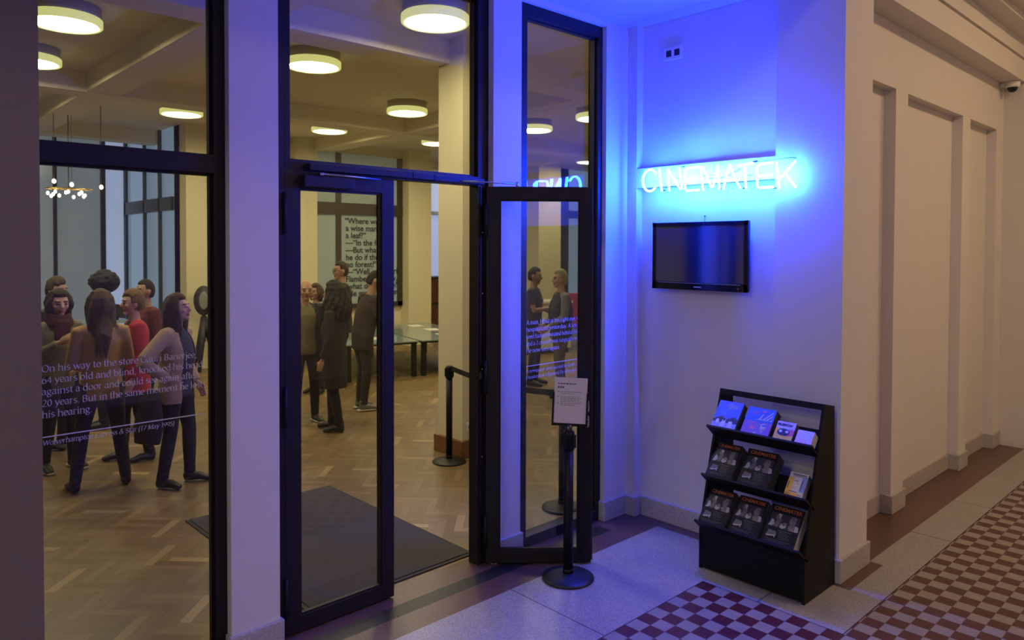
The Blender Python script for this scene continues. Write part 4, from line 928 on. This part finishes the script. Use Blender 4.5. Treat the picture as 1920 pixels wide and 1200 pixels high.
def person(label, x, y, face, H, skin_c=(.46, .27, .18), top=None, top_c=BLK, bottom_c=JEANS, shoe_c=SHOE, hair='short', hair_c=(.03, .02, .015),
           arms=None, feet=None, head=(0, 0), lean=0.0, build=1.0, sleeve='long', coat=0.0, open_front=None, scarf=None, skirt=None, vest=None, glasses=False, sole_c=None, extra=None, female=False, knee=None, hlen=-.42):
    """face: world heading (radians) of the person's front; local +y front, +x right; unit height 1.75 scaled to H"""
    k = H / 1.75
    T = thing('person', label, 'person', (x, y, 0), face - PI / 2)
    LM = Matrix.Scale(k, 4)
    V = Vector
    sh = .185 * build * (.90 if female else 1); hipw = .088
    Lx = lean
    def tilt(p):   # lean of the upper body about the hips
        p = V(p)
        if p.z > .95:
            d = p.z - .95; p = V((p.x, p.y + d * math.sin(Lx), .95 + d * math.cos(Lx)))
        return p
    hc = tilt((0, .02, 1.635)); nb = tilt((0, -.005, 1.44))
    HM = Matrix.Translation(hc) @ Matrix.Rotation(head[0], 4, 'Z') @ Matrix.Rotation(head[1] - Lx * .3, 4, 'X') @ Matrix.Scale(1.06, 4)
    F = feet or [(-.10, .02), (.10, -.01)]
    arms = arms or {}
    # ---------------- limb paths
    legs = []
    for s, (fx, fy) in zip((-1, 1), F):
        hip = V((s * hipw, 0, .92)); ank = V((fx, fy - .02, .085))
        kn = (hip + ank) / 2 + V((0, .035, .02)) if not knee else V(knee[0 if s < 0 else 1])
        tx = fx + s * .018 + (fx * .10); legs.append((hip, kn, ank, V((fx + s * .03, fy + .145, .03))))
    armp = []
    for s, key in ((-1, 'l'), (1, 'r')):
        shl = tilt((s * sh, -.005, 1.405))
        el, wr = arms.get(key, ((s * (sh + .05), -.03, 1.12), (s * (sh + .045), .06, .875)))
        armp.append((shl, V(el), V(wr)))
    # ---------------- body
    b = MB(); w = build
    tor = [((0, 0, .86), .135, .090), ((0, 0, .93), .155 * w, .105), ((0, .005, 1.05), .130 * w, .092 * w), ((0, .005, 1.20), .145 * w, .100 * w), ((0, 0, 1.32), .155 * w, .100), ((0, -.008, 1.40), .130, .075), ((0, -.008, 1.45), .065, .055)]
    b.loft([(tilt(p), a, c) for p, a, c in tor], right=(1, 0, 0), seg=18)
    b.loft([(nb - V((0, 0, .03)), .058, .058), (lerp(nb, hc, .4), .050, .054), (lerp(nb, hc, .85), .050, .056)], right=(1, 0, 0), seg=14)
    for hip, kn, ank, toe in legs:
        b.loft([(hip + V((0, 0, .03)), .064, .070), (lerp(hip, kn, .35), .060, .063), (lerp(hip, kn, .8), .044, .046), (kn, .040, .042), (lerp(kn, ank, .3) + V((0, -.008, 0)), .039, .042), (lerp(kn, ank, .7), .030, .032), (ank, .027, .030), (ank - V((0, 0, .05)), .026, .030)], right=(1, 0, 0), seg=12)
        b.loft([(ank + V((0, -.045, -.045)), .028, .03), (ank + V((0, .0, -.045)), .034, .036), (lerp(ank, toe, .6) + V((0, 0, -.012)), .040, .026), (toe, .030, .016)], right=(1, 0, 0), seg=12)
    for (s, key), (shl, el, wr) in zip(((-1, 'l'), (1, 'r')), armp):
        b.loft([(lerp(shl, (0, shl.y, shl.z), .25), .048, .052), (shl, .052, .052), (lerp(shl, el, .4), .044, .046), (lerp(shl, el, .85), .036, .038), (el, .036, .036), (lerp(el, wr, .3), .036, .034), (lerp(el, wr, .8), .025, .026), (wr, .022, .025)], seg=12)
        # hand: palm, four fingers, thumb
        d = (wr - el).normalized()
        side_ = V((-s, 0, 0)); side_ = (side_ - d * side_.dot(d));
        if side_.length < .2: side_ = V((0, 1, 0)) - d * d.y
        side_.normalize()            # palm normal (towards the body)
        up_ = d.cross(side_).normalized()
        if up_.y < 0: up_ = -up_     # thumb side forward
        pc = wr + d * .048
        Mp = Matrix((up_, side_, d)).transposed()
        b.ell(pc, .040, .016, .052, 14, 10, 0, Mp)
        for i in range(4):
            o = pc + d * .040 + up_ * (.028 - .0185 * i); ln = (.070, .078, .073, .058)[i]
            m1 = o + d * ln * .5 + side_ * .010; m2 = o + d * ln * .85 + side_ * .032
            b.tube([o - d * .012, o, m1, m2], [.0088, .0092, .0085, .0072], 8)
        o = pc + up_ * .030 - d * .018
        b.tube([o - up_ * .012, o + up_ * .014 + d * .018 + side_ * .008, o + up_ * .018 + d * .048 + side_ * .02], [.012, .0105, .0085], 8)
    # head
    hv = []
    seg, rings = 28, 20
    hm = MB()
    for i in range(rings + 1):
        th = PI * i / rings
        for q in range(seg):
            a = 2 * PI * q / seg
            nx, ny, nz = math.sin(th) * math.cos(a), math.sin(th) * math.sin(a), math.cos(th)
            X, Y, Z = nx * .076, ny * .094, nz * .116
            if nz < 0:
                X *= 1 - .30 * (-nz) ** 1.3; Y *= 1 - .10 * (-nz); Y += .016 * (-nz)
            if ny < 0: Z += .006 * (-ny)
            if ny > .5: Y -= .006
            hv.append((X, Y, Z))
    fs = []
    for i in range(rings):
        for q in range(seg):
            q2 = (q + 1) % seg; fs.append((i * seg + q, (i + 1) * seg + q, (i + 1) * seg + q2, i * seg + q2))
    hm.add(hv, fs)
    hm.loft([((0, .080, .020), .008, .008), ((0, .094, -.004), .011, .010), ((0, .104, -.024), .015, .012), ((0, .092, -.034), .016, .008)], right=(1, 0, 0), seg=10)
    for s in (-1, 1):
        hm.ell((s * .032, .076, .030), .024, .012, .009, 10, 8)           # brow ridge
        hm.ell((s * .030, .074, .006), .014, .0125, .010, 10, 8)          # eyeball
        hm.ell((s * .042, .060, -.022), .022, .020, .018, 10, 8)          # cheek
        hm.ell((s * .076, -.008, -.006), .010, .020, .031, 10, 8)         # ear
    hm.ell((0, .083, -.056), .022, .011, .0065, 12, 8); hm.ell((0, .081, -.067), .019, .011, .007, 12, 8)
    hm.ell((0, .068, -.094), .026, .020, .018, 12, 8)
    hm.xf(HM)
    b.add(hm.v, hm.f)
    b.xf(LM)
    me = remesh(b, .0085 * k, 3, 'person_body')
    body = link('body', me, T)
    for m_ in (skin(skin_c), EYE, LIP, BROW): me.materials.append(m_)
    inv = (LM @ HM).inverted()
    for p in me.polygons:
        c = inv @ p.center
        if c.y > .05:
            if abs(abs(c.x) - .030) < .012 and abs(c.z - .006) < .0065: p.material_index = 1
            elif abs(c.x) < .022 and -.074 < c.z < -.051 and c.y > .074: p.material_index = 2
            elif abs(abs(c.x) - .032) < .020 and .026 < c.z < .036: p.material_index = 3
    # ---------------- trousers / tights
    def cloth(name, mb, c, vox=.0115, sm=9, rough=.85, par=T, lab=None):
        mb.xf(LM)
        m2 = remesh(mb, vox * k, sm, name)
        m2.materials.append(c if not isinstance(c, tuple) else mat('cloth_%d_%d_%d' % tuple(int(v * 1000) for v in c), c, rough, noise=.25, scale=6, bump=.25, bscale=14))
        o = link(name, m2, par)
        if lab: o['label'] = lab
        return o
    g = MB()
    g.loft([((0, 0, .82), .135, .098), ((0, 0, .90), .168 * w, .118), ((0, .003, 1.0), .152 * w, .108 * w)], right=(1, 0, 0), seg=18)
    for hip, kn, ank, toe in legs:
        g.loft([(hip + V((0, 0, .02)), .088, .098), (lerp(hip, kn, .4), .085, .09), (lerp(hip, kn, .85), .066, .068), (kn, .062, .064), (lerp(kn, ank, .4), .060, .062), (lerp(kn, ank, .85), .050, .052), (ank + V((0, 0, -.01)), .048, .055)], right=(1, 0, 0), seg=14)
    cloth('trousers' if not skirt else 'tights', g, bottom_c)
    # ---------------- shoes
    for hip, kn, ank, toe in legs:
        g = MB()
        g.loft([(ank + V((0, -.05, -.04)), .034, .040), (ank + V((0, -.01, -.035)), .042, .046), (lerp(ank, toe, .55) + V((0, 0, -.006)), .048, .036), (toe + V((0, .012, -.002)), .036, .022), (toe + V((0, .03, -.004)), .016, .012)], right=(1, 0, 0), seg=14)
        g.loft([(ank + V((0, -.005, -.05)), .043, .05), (ank + V((0, 0, .05)), .044, .05)], right=(1, 0, 0), seg=12)
        for i, v in enumerate(g.v):
            if v[2] < .012: g.v[i] = (v[0], v[1], .004)
        o = cloth('shoe', g, shoe_c, .009, 2, .5)
        if sole_c:
            s_ = MB(); s_.loft([(ank + V((0, -.08, -.07)), .03, .014), (ank + V((0, -.03, -.07)), .045, .014), (lerp(ank, toe, .6) + V((0, 0, -.037)), .052, .014), (toe + V((0, .03, -.015)), .03, .012)], right=(1, 0, 0), seg=12)
            for i, v in enumerate(s_.v): s_.v[i] = (v[0], v[1], max(.001, min(.028, v[2])))
            s_.xf(LM); obj('sole', s_, mat('sole_%d' % int(sole_c[0] * 1000), sole_c, .6), o)
    # ---------------- top
    hem = .80 if not coat else coat
    ex = .016
    def torso_sec(e, z0, flare=.0):
        L = [((0, 0, z0), .160 * w + e + flare, .112 + e + flare * .7)]
        if z0 < .86: L.append(((0, 0, .92), .165 * w + e, .115 + e))
        L += [((0, .004, 1.05), .145 * w + e, .104 * w + e), ((0, .006 + (.012 if female else 0), 1.22), .155 * w + e, .112 * w + e + (.012 if female else 0)), ((0, 0, 1.33), .165 * w + e, .108 + e), ((0, -.006, 1.405), .145 * (.92 if female else 1) + e * .6, .080 + e), ((0, -.006, 1.455), .080, .066)]
        return [(tilt(p), a, c) for p, a, c in L]
    def sleeves(g, e, upto=1.0):
        for shl, el, wr in armp:
            end = lerp(el, wr, .93) if upto >= 1 else lerp(shl, el, upto)
            L = [(lerp(shl, (0, shl.y, shl.z), .3), .058 + e, .060 + e), (shl, .058 + e, .060 + e), (lerp(shl, el, min(.45, upto * .8)), .054 + e, .056 + e)]
            if upto >= 1: L += [(lerp(shl, el, .9), .048 + e, .050 + e), (el, .047 + e, .047 + e), (lerp(el, wr, .4), .044 + e, .043 + e), (end, .035 + e * .7, .036 + e * .7)]
            else: L += [(end, .052 + e, .054 + e)]
            g.loft(L, seg=12)
    inner_c = top_c if not open_front else open_front
    g = MB(); g.loft(torso_sec(.010, .84 if (open_front or vest) else hem), right=(1, 0, 0), seg=20)
    if not open_front:
        if sleeve != 'none': sleeves(g, .006, 1.0 if sleeve == 'long' else .7)
        if coat: pass
    if vest: g2 = g
    cloth({'sweater': 'sweater', 'coat': 'coat', 'jacket': 'jacket'}.get(top, 'top') if not open_front else 'top', g, inner_c if not coat or open_front else top_c)
    if open_front or vest:
        c_ = top_c if open_front else vest
        secs = torso_sec(.028, hem, .012)
        pts = MB()
        n = 24; ring = []
        gap = .62 if open_front else .10
        for (p, a, c) in secs:
            row = []
            for q in range(n + 1):
                an = PI / 2 + gap + (2 * PI - 2 * gap) * q / n
                row.append(p + V((a * math.cos(an), c * math.sin(an), 0)))
            ring.append(row)
        m = MB()
        for inner in (0, 1):
            off = 0 if not inner else -.012
            base = len(m.v)
            for row, (p, a, c) in zip(ring, secs):
                for v in row:
                    d = V((v.x - p.x, v.y - p.y, 0)); 
                    if d.length > 1e-6: d.normalize()
                    m.v.append(tuple(v + d * off))
        R_, Cn = len(ring), n + 1
        def idx(inn, i, j): return inn * R_ * Cn + i * Cn + j
        for i in range(R_ - 1):
            for j in range(n):
                m.f.append([idx(0, i, j), idx(0, i, j + 1), idx(0, i + 1, j + 1), idx(0, i + 1, j)]); m.f.append([idx(1, i, j), idx(1, i + 1, j), idx(1, i + 1, j + 1), idx(1, i, j + 1)])
        for i in range(R_ - 1):
            for j in (0, n): m.f.append([idx(0, i, j), idx(0, i + 1, j), idx(1, i + 1, j), idx(1, i, j)])
        for j in range(n):
            for i in (0, R_ - 1): m.f.append([idx(0, i, j), idx(0, i, j + 1), idx(1, i, j + 1), idx(1, i, j)])
        m.m = [0] * len(m.f); m.sm = [True] * len(m.f)
        if open_front: sleeves(m, .012)
        cloth('jacket' if open_front else 'vest', m, c_, .011, 4)
    if skirt:
        g = MB().loft([((0, 0, skirt[0]), .20, .16), ((0, 0, .80), .185, .14), ((0, 0, .93), .172, .124), ((0, 0, 1.03), .15, .11)], right=(1, 0, 0), seg=20)
        cloth('skirt', g, skirt[1])
    if scarf:
        g = MB()
        for kx in range(3):
            R2 = .088 - .006 * kx; pts = []
            for q in range(17):
                a = 2 * PI * q / 16; pts.append(nb + V((R2 * math.cos(a), R2 * math.sin(a) + .02, .005 + .035 * kx - .02 * math.sin(a))))
            g.tube(pts, .040 - .004 * kx, 10)
        g.loft([(nb + V((.0, .10, .02)), .07, .05), (nb + V((.02, .125, -.10)), .075, .04), (nb + V((.03, .125, -.20)), .06, .03)], right=(1, 0, 0), seg=12)
        cloth('scarf', g, scarf, .012, 3)
    # ---------------- hair
    if hair:
        g = MB()
        def cap(rx, ry, rz, off, front_z, side_z):
            v = []; seg, rings = 26, 18
            for i in range(rings + 1):
                th = PI * i / rings
                for q in range(seg):
                    a = 2 * PI * q / seg
                    nx, ny, nz = math.sin(th) * math.cos(a), math.sin(th) * math.sin(a), math.cos(th)
                    lim = front_z if ny > .35 else (side_z if ny > -.25 else -.75)
                    f_ = 1.0 if nz > lim else .80
                    v.append((nx * rx * f_, ny * ry * f_ + off, nz * rz * f_ + .008))
            fs = [(i * seg + q, (i + 1) * seg + q, (i + 1) * seg + (q + 1) % seg, i * seg + (q + 1) % seg) for i in range(rings) for q in range(seg)]
            g.add(v, fs)
        if hair in ('short', 'tousled', 'long', 'curly', 'bob', 'grey'):
            big = {'short': 1.04, 'tousled': 1.12, 'long': 1.09, 'curly': 1.2, 'bob': 1.12, 'grey': 1.09}[hair]
            cap(.080 * big, .098 * big, .122 * big, -.008, .52, .05 if hair in ('short', 'grey') else -.1)
            if hair == 'tousled':
                rn = random.Random(len(label))
                for _ in range(16):
                    a, t = rn.uniform(0, 2 * PI), rn.uniform(0, 1.0)
                    g.ell((.075 * math.sin(t) * math.cos(a), -.012 + .09 * math.sin(t) * math.sin(a), .115 * math.cos(t)), .03, .03, .022, 8, 6)
        if hair in ('long', 'bob', 'curly'):
            low = {'long': hlen, 'bob': -.15, 'curly': -.32}[hair]; fat = {'long': 1.0, 'bob': 1.05, 'curly': 1.32}[hair]
            rn = random.Random(len(label) + 3)
            NS = 34 if hair == 'curly' else 24
            for ly in range(2):
                for q in range(NS):
                    a = math.radians(-205 + 230 * q / (NS - 1))       # from the left temple round the back to the right temple
                    ca, sa = math.cos(a), math.sin(a); f_ = fat * (1.0 - .10 * ly)
                    end = low * rn.uniform(.78, 1.06) * (.85 if sa > -.3 else 1)
                    wv = (lambda t: .012 * math.sin(t * 9 + q) if hair != 'curly' else .022 * math.sin(t * 17 + q * 2))
                    pts = []
                    for t in range(9):
                        s = t / 8
                        if s < .35:
                            u = s / .35 * PI / 2; rr = math.sin(u); z = .122 * math.cos(u) * 1.02
                            r_x, r_y = .084 * rr, .100 * rr
                        else:
                            v_ = (s - .35) / .65; z = .0 + end * v_; g_ = 1.0 + (.10 - .30 * v_ * v_ if hair != 'curly' else .45 * math.sin(v_ * 2.6))
                            r_x, r_y = .084 * g_, .098 * g_
                            if z < -.12 and sa < 0 and hair != 'curly': r_y += min(1, (-.12 - z) / .12) * .085 * -sa
                        pts.append((r_x * f_ * ca + wv(s), r_y * f_ * sa - .012, z))
                    g.tube(pts, [.012, .016, .018, .018, .017, .016, .015, .012, .006], 7)
        if hair == 'afro':
            g.ell((0, -.02, .045), .155, .15, .125, 22, 14)
            rn = random.Random(9)
            for _ in range(40):
                a, t = rn.uniform(0, 2 * PI), rn.uniform(0, 1.7)
                g.ell((.14 * math.sin(t) * math.cos(a), -.02 + .13 * math.sin(t) * math.sin(a), .045 + .11 * math.cos(t)), .035, .035, .03, 8, 6)
        g.xf(HM)
        o = cloth('hair', g, hair_c, .0075, 1, .85)
    if glasses:
        g = MB()
        for s in (-1, 1):
            pts = [(s * .032 + .021 * math.cos(2 * PI * q / 14), .096, .006 + .016 * math.sin(2 * PI * q / 14)) for q in range(15)]
            g.tube(pts, .002, 6); g.tube([(s * .053, .096, .008), (s * .078, .0, .008)], .002, 6)
        g.tube([(-.011, .098, .008), (.011, .098, .008)], .002, 6)
        g.xf(LM @ HM); obj('glasses', g, BLACK, T)
    if extra: extra(T, LM, armp, V)
    return T

def heading(x, y, ang):
    """ang 0: faces the doorway viewer; +90: faces the viewer's right"""
    d = math.atan2(-y, -x)
    return d + math.radians(ang)
def P_(label, x, y, ang, H, **kw): return person(label, x, y, heading(x, y, ang), H, **kw)

OLIVE = (.17, .15, .07); MUST = (.48, .29, .085); REDJ = (.42, .018, .022); MAROON = (.12, .022, .020)
# --- left window group
P_('person in a dark jacket at the left pier edge, behind the scarf wearer', 1.80, 8.85, 60, 1.76, top='jacket', top_c=(.022, .017, .018), hair='tousled', hair_c=(.06, .042, .022), head=(-.3, -.1))
P_('woman in an olive cardigan and thick maroon scarf gesturing with one hand', 1.64, 7.95, 25, 1.68, female=True, top='sweater', top_c=OLIVE, scarf=(.055, .006, .008), hair='bob', hair_c=(.035, .022, .012), skin_c=(.50, .30, .19), sole_c=(.5, .47, .4), shoe_c=(.03, .03, .03),
   arms={'r': ((.24, .02, 1.12), (.10, .24, 1.28)), 'l': ((-.23, .03, 1.12), (-.06, .22, 1.02))}, head=(-.15, -.15), feet=[(-.12, .03), (.12, -.02)])
P_('woman seen from behind with long brown hair and a mustard sweater', 1.78, 7.08, 188, 1.71, female=True, top='sweater', top_c=MUST, hair='long', hair_c=(.080, .045, .017), feet=[(-.21, .02), (.19, .03)], arms={'l': ((-.225, .03, 1.13), (-.10, .20, 1.05)), 'r': ((.225, .03, 1.13), (.10, .20, 1.03))}, bottom_c=(.018, .018, .026))
P_('woman with short fair hair in a bright red jacket, facing left', 2.26, 7.80, -80, 1.66, female=True, top='jacket', top_c=REDJ, open_front=BLK, hair='tousled', hair_c=(.16, .09, .035), skirt=(.60, BLK), bottom_c=BLK, coat=.72, skin_c=(.50, .30, .20), head=(.05, -.05), feet=[(-.08, -.10), (.10, .12)])
P_('person with short dark hair in a maroon jacket behind the red jacket', 2.72, 8.95, -65, 1.71, top='jacket', top_c=MAROON, hair='short', hair_c=(.022, .016, .012), skin_c=(.36, .20, .13))
P_('person with bulky dark hair standing behind the mustard sweater', 2.42, 9.45, -100, 1.76, top='jacket', top_c=(.03, .028, .03), hair='afro', hair_c=(.012, .011, .009), skin_c=(.34, .19, .12))
def bag(T, LM, armp, V):
    m = MB().loft([(V((.20, -.10, .92)), .02, .05), (V((.22, -.12, .82)), .05, .10), (V((.24, -.13, .60)), .065, .14), (V((.25, -.14, .44)), .05, .12)], right=(1, 0, 0), seg=14)
    m.xf(LM); o = link('hanging_coat', remesh(m, .014, 3, 'hanging_coat'), T); o.data.materials.append(mat('cloth_bag', (.035, .022, .024), .85, noise=.4, scale=8)); o['label'] = 'dark coat carried over the arm'
P_('woman with long brown hair, gold-beige jacket and navy top, one elbow out', 2.29, 6.74, 62, 1.67, female=True, top='jacket', top_c=(.42, .29, .16), open_front=(.012, .016, .06), hair='long', hair_c=(.055, .022, .012), hlen=-.36, skin_c=(.52, .30, .20), coat=.78,
   arms={'r': ((.40, -.10, 1.19), (.20, .03, 1.02)), 'l': ((-.22, -.04, 1.13), (-.20, .10, .92))}, head=(.12, .10), feet=[(-.12, .08), (.11, -.06)], bottom_c=(.012, .012, .018), shoe_c=(.014, .011, .010), extra=bag)
# --- door leaf group
P_('bald man in an olive sweater under an open black jacket', 4.25, 8.13, 18, 1.70, top='jacket', top_c=(.014, .013, .013), open_front=(.21, .18, .08), hair=None, skin_c=(.52, .29, .19), sole_c=(.5, .5, .5), bottom_c=(.010, .010, .016), head=(-.1, -.12), feet=[(-.12, .02), (.13, .02)])
P_('woman with long dark curly hair in a long black coat, facing left', 4.29, 7.50, -112, 1.69, female=True, top='coat', top_c=(.020, .019, .018), coat=.52, hair='curly', hair_c=(.014, .011, .009), bottom_c=BLK, feet=[(-.06, -.06), (.10, .10)], build=1.12, skin_c=(.48, .28, .19), head=(.1, .0))
P_('tall man with glasses and a dark jacket behind the curly-haired woman', 5.76, 9.86, -80, 1.87, top='jacket', top_c=(.022, .018, .016), open_front=BLK, hair='short', hair_c=(.04, .026, .016), glasses=True, skin_c=(.46, .26, .17), coat=.76, head=(.1, -.05))
P_('man in dark brown jacket bending his head beside the closed leaf stile', 5.13, 8.27, 112, 1.80, top='jacket', top_c=(.034, .024, .019), hair='short', hair_c=(.018, .013, .010), bottom_c=(.030, .022, .018), shoe_c=(.16, .15, .13), sole_c=(.5, .48, .42), lean=.22, build=1.22, head=(-.15, -.55), arms={'r': ((.25, .10, 1.16), (.10, .30, 1.22)), 'l': ((-.26, .08, 1.14), (-.12, .30, 1.15))}, coat=.76, skin_c=(.42, .24, .16))
P_('person with brown hair half hidden between the bald man and the curly-haired woman', 5.22, 9.65, -40, 1.56, female=True, top='jacket', top_c=(.03, .028, .022), hair='bob', hair_c=(.07, .04, .018), skin_c=(.48, .28, .18))
# --- sidelight group
P_('man with short black hair and folded bare forearms, left of the pair in the sidelight', 7.97, 7.98, 78, 1.79, top='top', top_c=(.016, .016, .022), sleeve='short', hair='short', hair_c=(.012, .010, .009), skin_c=(.34, .17, .12), arms={'r': ((.27, .06, 1.14), (.02, .26, 1.16)), 'l': ((-.25, .08, 1.14), (-.0, .24, 1.10))}, bottom_c=(.016, .018, .030), head=(0, -.15), build=1.05)
P_('older man with grey-blond hair, dark vest and khaki trousers, facing left', 7.66, 7.12, -76, 1.78, top='sweater', top_c=(.20, .19, .165), vest=(.018, .018, .024), hair='grey', hair_c=(.33, .28, .18), bottom_c=(.13, .095, .055), skin_c=(.48, .27, .19), arms={'r': ((.26, .02, 1.13), (.20, .20, .98)), 'l': ((-.26, .02, 1.13), (-.18, .22, .98))}, head=(.0, -.05), build=1.32)
